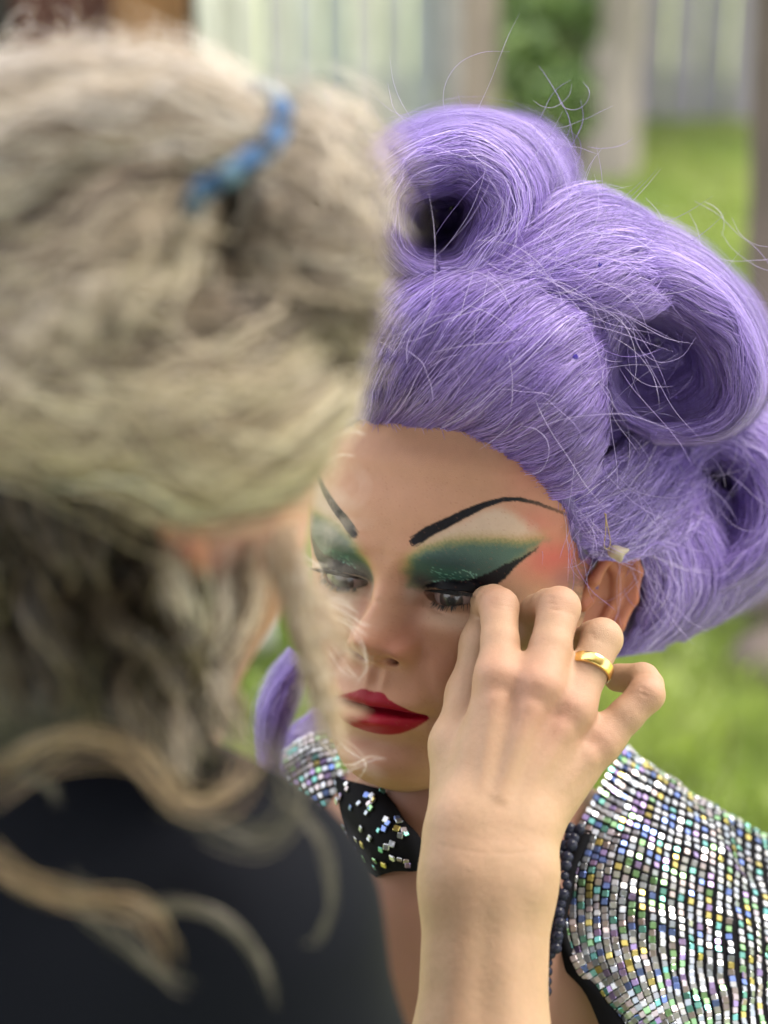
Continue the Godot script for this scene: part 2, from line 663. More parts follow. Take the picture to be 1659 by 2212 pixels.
func face_point(th: float, y: float) -> Vector3:
	var zc := 10.0
	var w := look(tW, y)
	var f := look(tF, y) - zc
	var b := zc - look(tB, y)
	var s := absf(sin(th)) / w
	var c := cos(th)
	var cc := c / f if c > 0.0 else -c / b
	var n := 2.35
	var r := pow(pow(s, n) + pow(cc, n), -1.0 / n)
	var x := r * sin(th)
	var z := zc + r * c
	if c > 0.15:
		z += face_dz(x, y, z) * smoothstep(0.15, 0.5, c)
		# eyelids wrap the eyeballs
		var ex := absf(x) - EYE_X
		var ey := y - EYE_Y
		var q := ex * ex + ey * ey
		if q < 190.0:
			var dome := EYE_Z + sqrt(maxf(0.0, 13.7 * 13.7 - q))
			var k := 3.0
			var h := maxf(k - absf(z - dome), 0.0) / k
			z = maxf(z, dome) + h * h * k * 0.25
		var e := (absf(x) - EYE_X) / EYE_HALF
		if absf(e) < 1.05 and absf(ey) < 14.0:
			var l := lids(e)
			z -= 1.3 * exp(-pow((ey - l.y - 5.5) / 1.1, 2.0)) * (1.0 - e * e * 0.9)
			z -= 0.7 * exp(-pow((ey - l.x + 3.6) / 1.2, 2.0)) * maxf(0.0, 1.0 - e * e)
			var inside := smoothstep(0.15, -0.55, maxf(ey - l.y, l.x - ey))
			if inside > 0.0 and absf(e) < 1.0:
				z -= inside * 5.5
	return Vector3(x, y, z)

func H(x: float, y: float, z: float) -> Vector3:
	return head_at + head_basis * (Vector3(x, y, z) * 0.001)

func head_mesh(buf: Buf, fine: float) -> void:
	var ths := PackedFloat32Array()
	var a := -150.0
	while a < 150.0:
		ths.append(deg_to_rad(a))
		a += (0.5 * fine) if a > -52.0 and a < 82.0 else 1.6
	var ys := PackedFloat32Array()
	var y := YLO
	while y < YHI:
		ys.append(y)
		y += (0.55 * fine) if y < 62.0 else 1.6
	ys.append(YHI)
	var nu := ths.size()
	var nv := ys.size()
	var loc := PackedVector3Array()
	var cols := PackedColorArray()
	for b in nv:
		for u in nu:
			var p := face_point(ths[u], ys[b])
			loc.append(p)
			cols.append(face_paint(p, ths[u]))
	var wp := PackedVector3Array()
	for p in loc:
		wp.append(H(p.x, p.y, p.z))
	buf.grid(wp, nu, nv, cols)

# ---------------------------------------------------------------- make-up and some painted shade, laid out on the face in millimetres
var poly_teal := PackedVector2Array([Vector2(10, 1), Vector2(11, 9), Vector2(15, 17), Vector2(21, 22.5), Vector2(30, 26.5), Vector2(41, 29), Vector2(52, 29.5), Vector2(61, 29), Vector2(68, 30), Vector2(64, 23), Vector2(58, 15), Vector2(52, 7), Vector2(47, 1), Vector2(36, 4), Vector2(24, 3), Vector2(15, 0)])
var poly_liner := PackedVector2Array([Vector2(66, 26.5), Vector2(61, 21.5), Vector2(55, 17), Vector2(49, 12.4), Vector2(43, 9.4), Vector2(36, 7.6), Vector2(28, 6.6), Vector2(21, 4.4), Vector2(15, 0.4), Vector2(22, 1.5), Vector2(30, 1.4), Vector2(39, 1.0), Vector2(46, -1.5), Vector2(48.5, 1), Vector2(53, 7), Vector2(57, 13.5), Vector2(62, 20.5)])
var poly_pale := PackedVector2Array([Vector2(18, 24), Vector2(26, 31), Vector2(36, 37), Vector2(46, 44), Vector2(52, 45), Vector2(58, 42), Vector2(63, 37), Vector2(64, 33), Vector2(60, 31), Vector2(50, 31), Vector2(38, 29.5), Vector2(28, 26)])
var brow := [Vector3(15.6, 25.4, 3.0), Vector3(22, 30.8, 2.7), Vector3(30, 36, 2.4), Vector3(38, 41.6, 2.1), Vector3(45, 46.3, 1.6), Vector3(52, 49.6, 1.15), Vector3(58, 50.2, 0.9), Vector3(64, 48.6, 0.8), Vector3(70, 45, 0.6), Vector3(73, 42, 0.4)]

func inside(poly: PackedVector2Array, p: Vector2) -> float:
	# signed distance, positive within
	var d := 1e9
	var s := -1.0
	var n := poly.size()
	var j := n - 1
	for i in n:
		var e := poly[j] - poly[i]
		var w := p - poly[i]
		var b := w - e * clampf(w.dot(e) / e.dot(e), 0.0, 1.0)
		d = minf(d, b.length_squared())
		var c1 := p.y >= poly[i].y
		var c2 := p.y < poly[j].y
		var c3 := e.x * w.y > e.y * w.x
		if (c1 and c2 and c3) or (not c1 and not c2 and not c3):
			s = -s
		j = i
	return s * sqrt(d)

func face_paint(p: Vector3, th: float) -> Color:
	var q := Vector2(absf(p.x), p.y)
	var n1 := face_noise.get_noise_3d(p.x, p.y, p.z)
	var n2 := face_noise.get_noise_3d(p.x * 5.0, p.y * 5.0, p.z * 5.0 + 90.0)
	# foundation, contour, paler concealer; shade of cheeks, nose sides and chin painted in
	var c := lin(212, 162, 134)
	c = c.lerp(lin(176, 118, 98), 0.75 * bump(q.x, q.y, 44, -36, 26, 22))  # contour that also paints the cheek's shade into the skin colour
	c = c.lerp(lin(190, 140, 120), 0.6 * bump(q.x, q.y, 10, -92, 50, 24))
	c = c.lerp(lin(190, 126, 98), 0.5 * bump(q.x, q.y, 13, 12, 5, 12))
	c = c.lerp(lin(168, 110, 92), 0.65 * bump(q.x, q.y, 14, -16, 6, 14))  # nose contour, with the shadow down its side painted in
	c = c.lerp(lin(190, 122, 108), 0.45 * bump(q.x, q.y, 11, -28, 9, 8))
	c = c.lerp(lin(222, 196, 174), 0.6 * bump(q.x, q.y, 34, -13, 16, 5.5))
	c = c.lerp(lin(224, 194, 178), 0.7 * bump(q.x, q.y, 11, -1.5, 2.6, 5))
	c = c.lerp(lin(222, 188, 164), 0.5 * bump(q.x, q.y, 52, 3, 10, 7))
	# blush from the temple up over the brow's tail
	c = c.lerp(lin(210, 104, 98), 0.95 * bump(q.x, q.y, 70, 20, 10, 13))
	c = c.lerp(lin(212, 128, 116), 0.7 * bump(q.x, q.y, 66, 40, 10, 9))
	c = c.lerp(lin(150, 84, 104), 0.7 * bump(q.x, q.y, 73, 8, 4, 7))
	c = c.lerp(lin(206, 122, 112), 0.55 * bump(q.x, q.y, 62, 62, 12, 14))
	# shaved sideburn: fine stubble
	if p.z < 30.0 and p.y > -16.0 and p.y < 44.0 and n2 > -0.05:
		c = c.lerp(lin(112, 92, 90), 0.5)
	if q.x > 7.0 and q.x < 80.0 and q.y > -9.0 and q.y < 56.0 and cos(th) > 0.1:
		var j := Vector2(n1, n2) * 1.4
		var g := q + j
		var d := inside(poly_pale, g)
		c = c.lerp(lin(228, 206, 188), 0.78 * smoothstep(-3.5, 3.0, d))
		d = inside(poly_teal, g)
		# yellow halo, then green, then deep teal
		c = c.lerp(lin(188, 174, 118), 0.5 * smoothstep(-7.0, 0.5, d) * smoothstep(4.0, 12.0, g.y) * smoothstep(0.0, 7.0, g.y - 1.42 * (g.x - 47.0)))
		c = c.lerp(lin(132, 148, 92), 0.7 * smoothstep(-3.2, 1.6, d) * smoothstep(-2.0, 3.0, g.y - 1.42 * (g.x - 47.0)))
		c = c.lerp(lin(80, 112, 104), 0.94 * smoothstep(-1.6, 4.4, d))
		c = c.lerp(lin(50, 74, 78), 0.8 * smoothstep(1.5, 5.0, d) * bump(g.x, g.y, 33, 17, 17, 6))
		c = c.lerp(lin(44, 100, 90), 0.7 * bump(g.x, g.y, 31, 8.5, 12, 4.5))
		c = c.lerp(lin(84, 74, 74), 0.85 * bump(g.x, g.y, 16.5, 3, 6.5, 6))
		c = c.lerp(lin(112, 96, 88), 0.6 * bump(g.x, g.y, 31, -6.5, 15, 2.6))
		# glitter specks in the lid colour
		if n2 > 0.3 and g.x > 22.0 and g.x < 46.0 and g.y > 5.0 and g.y < 14.0:
			c = c.lerp(lin(150, 205, 185), 0.8)
		d = inside(poly_liner, q + j * 0.7)
		c = c.lerp(lin(18, 18, 20), smoothstep(-0.5, 0.4, d))
		# brow: a drawn line that breaks into bristle marks at its start
		var best := 9.0
		var at := 0.0
		for k in brow.size() - 1:
			var a: Vector3 = brow[k]
			var b: Vector3 = brow[k + 1]
			var e := Vector2(b.x - a.x, b.y - a.y)
			var w := q - Vector2(a.x, a.y)
			if p.x < 0.0:
				w = q - Vector2(a.x + 3.0, a.y - 1.0)
			var h := clampf(w.dot(e) / e.dot(e), 0.0, 1.0)
			var dd := (w - e * h).length() - lerpf(a.z, b.z, h)
			if dd < best:
				best = dd
				at = k + h
		var bristle := 0.0
		if at < 0.6:
			var across := (q.x - 15.2) * -0.64 + (q.y - 25.4) * 0.77
			bristle = (0.6 - at) * 2.2 * (0.5 + 0.5 * sin(across * 4.6))
		best += bristle + n2 * 0.35
		c = c.lerp(lin(18, 17, 19), smoothstep(0.35, -0.25, best) * (1.0 if at < 6.0 else 1.0 - 0.14 * (at - 6.0)))
	# lips
	var mx := p.x - MX
	if p.y < -46.0 and p.y > -80.0 and absf(mx) < 29.0 and cos(th) > 0.2:
		var e := lip_edge(mx)
		var d := minf(e.y - p.y, p.y - e.x) + n2 * 0.3
		c = c.lerp(lin(158, 14, 44) if p.y > mouth_line(mx) else lin(168, 18, 44), smoothstep(-0.35, 0.35, d))
	# freckles and mottling
	if p.y < 60.0 and n2 > 0.5:
		c = c.lerp(lin(150, 100, 84), 0.25)
	var v := 0.62 * (1.0 + 0.045 * n1 + 0.035 * n2)
	return Color(c.r * v, c.g * v, c.b * v)

func subject() -> void:
	head_setup()
	var who := thing("person", "person in a purple wig and sequin jacket having makeup applied", "person")
	var b := Buf.new()
	head_mesh(b, 1.0 if true else 2.0)
	ear(b)
	torso(b)
	put("body", b.mesh(), M.face_skin, who)
	for s in [-1, 1]:
		eye_part(who, s)
		lashes(who, s)
	stamp("face")
	wig(who)
	stamp("wig")
	jacket(who)
	# unseen trousers on the lap, added to block green bounce from the lawn
	var lb := Buf.new()
	soft(lb, [[Vector3(0.0, 0.58, -0.92), Vector3(-0.16, 0.56, -0.5), 0.10, 0.075, 0.04], [Vector3(0.12, 0.58, -0.92), Vector3(0.16, 0.56, -0.48), 0.10, 0.075, 0.04], [Vector3(-0.16, 0.56, -0.5), Vector3(-0.16, 0.06, -0.52), 0.075, 0.05, 0.03], [Vector3(0.16, 0.56, -0.48), Vector3(0.16, 0.06, -0.52), 0.075, 0.05, 0.03]], 0.012, func(_p: Vector3, _n: Vector3) -> Color: return Color.WHITE)
	put("trousers", lb.mesh(), M.black_cloth, who)
	beads()
	small_things()

func ear(b: Buf) -> void:
	var e := []
	var hx := [[71, -4, 7, 2.8], [77, 6, 6, 3.0], [81, 18, 0, 3.2], [84, 25, -9, 3.3], [87, 21, -19, 3.3], [89, 9, -25, 3.2], [88, -6, -25, 3.2], [84, -20, -18, 3.4], [79, -31, -9, 4.6], [75, -33, -2, 4.6], [71, -28, 3, 4.0]]
	for k in hx.size() - 1:
		e.append([H(hx[k][0], hx[k][1], hx[k][2]), H(hx[k + 1][0], hx[k + 1][1], hx[k + 1][2]), hx[k][3] * 0.001, hx[k + 1][3] * 0.001, 0.003])
	var ah := [[78, 16, -8, 2.6], [81, 8, -15, 2.8], [81, -6, -17, 2.8], [78, -18, -10, 2.8]]
	for k in ah.size() - 1:
		e.append([H(ah[k][0], ah[k][1], ah[k][2]), H(ah[k + 1][0], ah[k + 1][1], ah[k + 1][2]), ah[k][3] * 0.001, ah[k + 1][3] * 0.001, 0.003])
	# the bowl of the ear and the groove inside its rim, closed by close-set ribs
	for k in 16:
		var y := 20.0 - 3.0 * k
		var bow := 1.0 - pow((y + 2.0) / 27.0, 2.0)
		e.append([H(63.5 + 0.08 * absf(y), y, -2), H(75.5, y, -13.0 - 7.0 * bow), 0.0046, 0.0034, 0.004])
		e.append([H(75.0, y, -11.0 - 6.0 * bow), H(82.0 + 3.0 * bow, y, -14.0 - 9.0 * bow), 0.0032, 0.0026, 0.003])
	e.append([H(72, -8, 6), H(75, -5, 2), 0.004, 0.0026, 0.003])
	soft(b, e, 0.0012, func(p: Vector3, _n: Vector3) -> Color:
		return lin(164, 110, 90).lerp(lin(150, 84, 68), 0.5 + 0.5 * face_noise.get_noise_3d(p.x * 300.0, p.y * 300.0, p.z * 300.0)))

func torso(b: Buf) -> void:
	var e := []
	e.append([H(0, -30, -22), P(975, 1870, -70), 0.052, 0.056, 0.03])
	e.append([H(12, -70, 26), P(925, 1890, -42), 0.03, 0.026, 0.03])
	e.append([P(930, 2060, -120), P(930, 2900, -140), 0.105, 0.13, 0.05])
	e.append([P(1060, 2080, -125), P(1060, 2900, -140), 0.10, 0.13, 0.05])
	e.append([P(1000, 1960, -125), P(660, 1960, -180), 0.066, 0.055, 0.05])
	e.append([P(1000, 1960, -130), P(1560, 2080, -150), 0.066, 0.055, 0.05])
	e.append([P(1560, 2080, -150), P(1680, 2900, -120), 0.055, 0.05, 0.04])
	e.append([P(660, 1960, -180), P(560, 2900, -180), 0.055, 0.05, 0.04])
	soft(b, e, 0.006, func(p: Vector3, _n: Vector3) -> Color:
		return lin(140, 104, 90) * (1.0 + 0.06 * face_noise.get_noise_3d(p.x * 200.0, p.y * 200.0, p.z * 200.0)))

func lashes(who: Node, s: int) -> void:
	var b := Buf.new()
	var up := 210
	for k in up + 34:
		var low := k >= up
		var e := rng.randf_range(-0.92, 0.99) if not low else rng.randf_range(-0.6, 0.95)
		var l := lids(e)
		var x := EYE_X + e * EYE_HALF
		var y := EYE_Y + (l.y - 0.1 if not low else l.x)
		var ex := x - EYE_X
		var ey := y - EYE_Y
		var z := EYE_Z + sqrt(maxf(1.0, 13.9 * 13.9 - ex * ex - ey * ey))
		var len_ := rng.randf_range(6.5, 10.0) * (0.75 + 0.35 * e) if not low else rng.randf_range(2.0, 4.0)
		var out := Vector3(e * 0.55 + rng.randfn(0.0, 0.1), -0.35 if not low else -0.7, 0.85).normalized()
		var crl := Vector3(e * 0.25, 0.75 if not low else -0.3, 0.1)
		var pts := PackedVector3Array()
		for q in 5:
			var t := q / 4.0
			var p := Vector3(x, y, z) + out * len_ * t + crl * len_ * 0.42 * t * t
			pts.append(H(p.x * s, p.y, p.z))
		var rr := PackedFloat32Array([0.00024, 0.00024, 0.0002, 0.00014, 0.00006])
		b.tube(pts, rr, 3, Color.BLACK, false)
	put("eyelashes", b.mesh(), M.lash, who)

func eye_part(who: Node, s: int) -> void:
	var b := Buf.new()
	var r := 12.3
	var gaze := Vector3(0.1, -0.2, 1.0).normalized()
	var gx := Vector3(0, 1, 0).cross(gaze).normalized()
	var gy := gaze.cross(gx)
	var pts := PackedVector3Array()
	var cols := PackedColorArray()
	var nu := 33
	var nv := 60
	for v in nv:
		var al := PI * 0.62 * v / (nv - 1)
		for u in nu:
			var be := TAU * u / (nu - 1)
			var rr := r + 0.7 * exp(-pow(al / 0.42, 4.0))
			var d := gaze * cos(al) + (gx * cos(be) + gy * sin(be)) * sin(al)
			var q := Vector3(s * EYE_X, EYE_Y, EYE_Z) + d * rr
			pts.append(H(q.x, q.y, q.z))
			var mm := al * r
			var c := lin(120, 102, 98)
			if mm < 2.2:
				c = lin(6, 5, 6)
			elif mm < 6.4:
				c = lin(30, 23, 22).lerp(lin(14, 11, 12), smoothstep(3.5, 6.4, mm)) * (0.8 + 0.4 * sin(be * 23.0) * sin(be * 7.0))
			elif mm < 6.9:
				c = lin(14, 11, 12).lerp(lin(120, 102, 98), (mm - 6.4) / 0.5)
			cols.append(c)
	b.grid(pts, nu, nv, cols, true)
	put("eye", b.mesh(), M.eye, who)

# ---------------------------------------------------------------- the wig
var VIO := []
func ring_guide(cx: float, cy: float, rx: float, ry: float, near: float, a0: float, a1: float, n: int, tilt_x := 0.0, tilt_y := 0.0, turn := 0.0) -> PackedVector3Array:
	var out := PackedVector3Array()
	for k in n:
		var a := deg_to_rad(a0 + (a1 - a0) * k / (n - 1))
		var wob := 1.0 + 0.05 * sin(2.0 * a + cx * 0.02) + 0.04 * sin(3.0 * a + cy * 0.013) + 0.025 * sin(5.0 * a + near * 0.03)
		var x := rx * wob * cos(a)
		var y := ry * wob * sin(a)
		var ct := cos(deg_to_rad(turn))
		var st := sin(deg_to_rad(turn))
		var x2 := x * ct - y * st
		var y2 := x * st + y * ct
		out.append(P(cx + x2, cy - y2, near + tilt_x * x2 + tilt_y * y2))
	return out

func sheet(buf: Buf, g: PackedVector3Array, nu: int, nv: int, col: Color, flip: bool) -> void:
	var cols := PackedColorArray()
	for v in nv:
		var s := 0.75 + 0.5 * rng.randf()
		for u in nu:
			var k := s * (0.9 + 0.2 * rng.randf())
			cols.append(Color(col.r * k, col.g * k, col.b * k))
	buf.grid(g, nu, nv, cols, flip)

func lock_part(called: String, who: Node, m: Material, guides: Array, nu: int, nv: int, count: int, wide: float, lift: float, stray: float, cols: Array, under: Color, opt := {}) -> void:
	var g := loft(guides, nu, nv)
	var bumpy: float = opt.get("bumpy", 0.0)
	if bumpy > 0.0:
		var gn := grid_normals(g, nu, nv)
		cid += 13.0
		clump.frequency = 1.0
		for v in nv:
			for u in nu:
				var e := clump.get_noise_2d(float(v) / nv * opt.get("folds", 9.0) + 0.6 * sin(u * 0.14), cid + u * opt.get("along", 0.05))
				g[u + v * nu] += gn[u + v * nu] * bumpy * e
	# which way does the sheet face? towards the eye at its middle
	var mid := nu / 2 + (nv / 2) * nu
	var k := (g[mid + 1] - g[mid]).cross(g[mid + nu] - g[mid])
	var flip: bool = k.dot(CAM_AT - g[mid]) < 0.0
	if opt.get("turned", false):
		flip = not flip
	opt.side = -1.0 if flip else 1.0
	var b := Buf.new()
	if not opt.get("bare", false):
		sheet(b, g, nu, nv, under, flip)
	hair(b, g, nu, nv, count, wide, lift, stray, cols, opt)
	put(called, b.mesh(), m, who)

func hairline(th: float) -> float:
	return spline([-150, -105, -92, -82, -62, -42, -20, 0, 20, 36, 50, 62, 74, 84, 96, 110, 150], [-60, -20, 8, 26, 56, 72, 80, 82, 82, 77, 66, 48, 28, 18, 14, -20, -60], rad_to_deg(th))

func wig(who: Node) -> void:
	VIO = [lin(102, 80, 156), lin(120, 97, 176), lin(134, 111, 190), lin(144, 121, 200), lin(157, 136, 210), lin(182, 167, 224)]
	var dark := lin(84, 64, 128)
	var hm: Material = M.purple_hair
	var w := Node3D.new()
	w.name = "wig"
	who.add_child(w, true)
	# cap over the skull
	var b := Buf.new()
	var pts := PackedVector3Array()
	var cols := PackedColorArray()
	for j in 40:
		for i in 90:
			var th := deg_to_rad(-150.0 + 300.0 * i / 89.0)
			var y0 := hairline(th) + 1.5 * sin(i * 1.7)
			var y := lerpf(y0, YHI - 0.5, pow(j / 39.0, 0.9))
			var p := face_point(th, y)
			var o := Vector3(p.x, 0.0, p.z - 10.0).normalized() * (2.5 if j > 0 else 0.4)
			p += o + Vector3(0, 2.0 * j / 39.0, 0)
			pts.append(H(p.x, p.y, p.z))
			cols.append(dark)
	b.grid(pts, 90, 40, cols)
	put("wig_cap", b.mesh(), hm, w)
	# the roll on top, its mouth towards the camera
	var ga := []
	for r in [[975, 450, 0.6, 0.6, -56], [968, 455, 56, 58, -50], [958, 462, 74, 76, -12], [952, 466, 86, 86, 22], [955, 466, 112, 112, 38], [965, 468, 140, 142, 40], [975, 468, 172, 178, 24], [985, 470, 202, 208, -6], [1000, 470, 226, 226, -50], [1010, 480, 226, 226, -95]]:
		ga.append(ring_guide(r[0], r[1], r[2], r[3], r[4], -95, 268, 14, -0.05, 0.02))
	lock_part("hair_roll", w, hm, ga, 60, 44, 11000, 0.00013, 0.0026, 0.0026, VIO, dark, {"steps": 26, "v0": 0.14, "drift": 0.07, "wave": 0.0005, "full": 0.35, "bumpy": 0.003, "folds": 11.0})
	# the broad roll to the right, its mouth down towards the camera
	var gb := []
	for r in [[1392, 722, 0.6, 0.6, -42, 20], [1396, 728, 46, 36, -40, 20], [1408, 746, 82, 70, -32, 20], [1424, 774, 106, 106, -14, 20], [1438, 790, 130, 134, 6, 22], [1442, 786, 148, 160, 16, 24], [1440, 766, 166, 196, 8, 28], [1434, 742, 178, 232, -14, 32], [1428, 724, 184, 258, -48, 34], [1424, 716, 182, 264, -88, 34]]:
		gb.append(ring_guide(r[0], r[1], r[2], r[3], r[4], -130, 235, 14, 0.02, 0.08, r[5]))
	lock_part("hair_roll", w, hm, gb, 64, 52, 15000, 0.00012, 0.0024, 0.0024, VIO, dark, {"steps": 28, "v0": 0.14, "drift": 0.06, "wave": 0.0004, "full": 0.4, "bumpy": 0.0025, "folds": 11.0})
	# hair drawn from the parting across the top of that roll
	var gj := G([
		[1010, 590, 30, 1120, 500, 24, 1230, 428, 0, 1330, 432, -40, 1410, 470, -80],
		[1060, 604, 42, 1170, 545, 38, 1280, 490, 20, 1390, 510, -8, 1480, 565, -50],
		[1100, 618, 46, 1210, 590, 48, 1320, 560, 36, 1430, 580, 10, 1530, 640, -30],
		[1140, 632, 44, 1245, 628, 50, 1350, 618, 42, 1450, 634, 22, 1548, 700, -12],
		[1180, 646, 34, 1280, 660, 42, 1370, 660, 38, 1455, 668, 24, 1535, 720, -2]])
	lock_part("top_sweep", w, hm, gj, 36, 36, 9000, 0.00012, 0.0024, 0.0026, VIO, dark, {"steps": 20, "drift": 0.09, "wave": 0.0005, "full": 0.5, "bumpy": 0.003, "folds": 8.0})
	# swept front wave
	var gc := G([
		[728, 885, 6, 735, 780, 32, 790, 680, 42, 880, 600, 30, 1000, 560, -10],
		[800, 905, 20, 850, 800, 54, 930, 690, 66, 1050, 610, 50, 1170, 580, 5],
		[890, 915, 22, 970, 845, 58, 1080, 745, 74, 1195, 660, 58, 1285, 650, 12],
		[985, 938, 23, 1065, 890, 57, 1165, 815, 72, 1262, 745, 54, 1312, 730, 12],
		[1050, 975, 20, 1130, 945, 46, 1215, 890, 60, 1285, 825, 44, 1314, 800, 10],
		[1100, 1025, 16, 1168, 1010, 32, 1235, 970, 42, 1288, 910, 32, 1310, 870, 6],
		[1140, 1070, 12, 1190, 1066, 20, 1243, 1045, 24, 1286, 995, 20, 1304, 950, 2]])
	lock_part("front_wave", w, hm, gc, 40, 40, 12000, 0.00013, 0.0019, 0.0014, VIO, dark, {"steps": 22, "drift": 0.06, "wave": 0.0004, "full": 0.8, "bumpy": 0.0035, "folds": 14.0, "clumps": 46.0})
	var gq := G([
		[1240, 900, -20, 1290, 880, -24, 1340, 880, -34, 1400, 900, -50],
		[1250, 960, -16, 1300, 950, -22, 1350, 940, -34, 1420, 940, -56],
		[1260, 1040, -14, 1310, 1020, -22, 1370, 1000, -38, 1440, 980, -64]])
	lock_part("inner_hair", w, hm, gq, 20, 16, 1200, 0.00015, 0.002, 0.003, VIO, dark, {"steps": 12, "wave": 0.001})
	# hair from the temple back over the ear
	var gd := G([
		[1130, 1058, 10, 1205, 1068, 14, 1290, 1010, 4, 1360, 950, -26, 1430, 915, -60],
		[1175, 1100, 8, 1255, 1110, 6, 1335, 1050, -12, 1400, 995, -38, 1460, 955, -70],
		[1225, 1145, 4, 1300, 1148, -4, 1368, 1092, -22, 1432, 1040, -48, 1490, 1000, -78],
		[1275, 1190, -2, 1335, 1178, -14, 1402, 1136, -34, 1470, 1090, -58, 1530, 1050, -90],
		[1310, 1205, -10, 1365, 1195, -26, 1430, 1170, -46, 1500, 1140, -68, 1560, 1100, -100]])
	lock_part("temple_hair", w, hm, gd, 36, 36, 9000, 0.00014, 0.002, 0.002, VIO, dark, {"steps": 18, "drift": 0.1, "wave": 0.0008, "full": 0.4, "bumpy": 0.003})
	# the curl at the back and the sweep that falls behind the ear
	var gf := []
	for r in [[1545, 1085, 0.6, 0.6, -178], [1545, 1085, 44, 60, -170], [1545, 1090, 62, 90, -120], [1552, 1092, 78, 118, -88], [1558, 1092, 98, 150, -80], [1562, 1090, 122, 190, -92], [1566, 1088, 142, 226, -120], [1570, 1086, 150, 240, -160]]:
		gf.append(ring_guide(r[0], r[1], r[2], r[3], r[4], -150, 215, 14, 0.0, 0.0, -6))
	lock_part("hair_roll", w, hm, gf, 50, 36, 7000, 0.00017, 0.0024, 0.003, VIO, dark, {"steps": 24, "v0": 0.18, "drift": 0.08, "wave": 0.0008, "full": 0.3, "bumpy": 0.004})
	var gg := G([
		[1340, 1150, -34, 1385, 1200, -46, 1398, 1270, -56, 1378, 1345, -62, 1345, 1400, -64],
		[1370, 1120, -36, 1428, 1185, -48, 1446, 1265, -58, 1424, 1345, -66, 1378, 1402, -70],
		[1410, 1080, -48, 1482, 1165, -62, 1506, 1255, -72, 1476, 1340, -82, 1420, 1396, -88],
		[1460, 1050, -72, 1552, 1150, -86, 1580, 1245, -96, 1540, 1325, -104, 1476, 1376, -110],
		[1520, 1030, -100, 1620, 1130, -112, 1650, 1220, -122, 1610, 1290, -130, 1545, 1340, -134]])
	lock_part("side_sweep", w, hm, gg, 36, 36, 8000, 0.00015, 0.002, 0.002, VIO, dark, {"steps": 18, "drift": 0.06, "wave": 0.0006, "full": 0.6, "bumpy": 0.003})
	# dark netting hair behind the ear
	var gi := G([
		[1320, 1170, -78, 1330, 1250, -92, 1325, 1330, -100, 1330, 1420, -100],
		[1380, 1160, -88, 1395, 1250, -100, 1385, 1330, -108, 1370, 1410, -108],
		[1450, 1150, -104, 1470, 1250, -116, 1450, 1330, -120, 1420, 1400, -120]])
	lock_part("nape_hair", w, hm, gi, 24, 20, 2500, 0.00016, 0.003, 0.004, VIO, dark, {"steps": 14, "wave": 0.001})
	# far side, seen past the cheek
	var gl := G([
		[632, 1400, -120, 596, 1470, -118, 566, 1560, -116, 560, 1660, -116],
		[650, 1420, -112, 612, 1490, -106, 584, 1570, -104, 580, 1670, -104],
		[664, 1440, -120, 632, 1500, -118, 604, 1580, -116, 600, 1680, -116]])
	lock_part("hanging_lock", w, hm, gl, 24, 14, 1500, 0.00016, 0.002, 0.002, VIO, dark, {"steps": 14, "wave": 0.0008})
	var gm := G([
		[690, 1530, -150, 650, 1570, -146, 610, 1610, -146, 570, 1680, -150],
		[710, 1570, -144, 670, 1610, -138, 630, 1660, -138, 600, 1720, -144],
		[720, 1620, -150, 690, 1650, -146, 660, 1690, -146, 640, 1740, -150]])
	lock_part("hanging_lock", w, hm, gm, 24, 14, 1500, 0.00016, 0.002, 0.002, VIO, dark, {"steps": 14, "wave": 0.0008})
	flyaways(w)

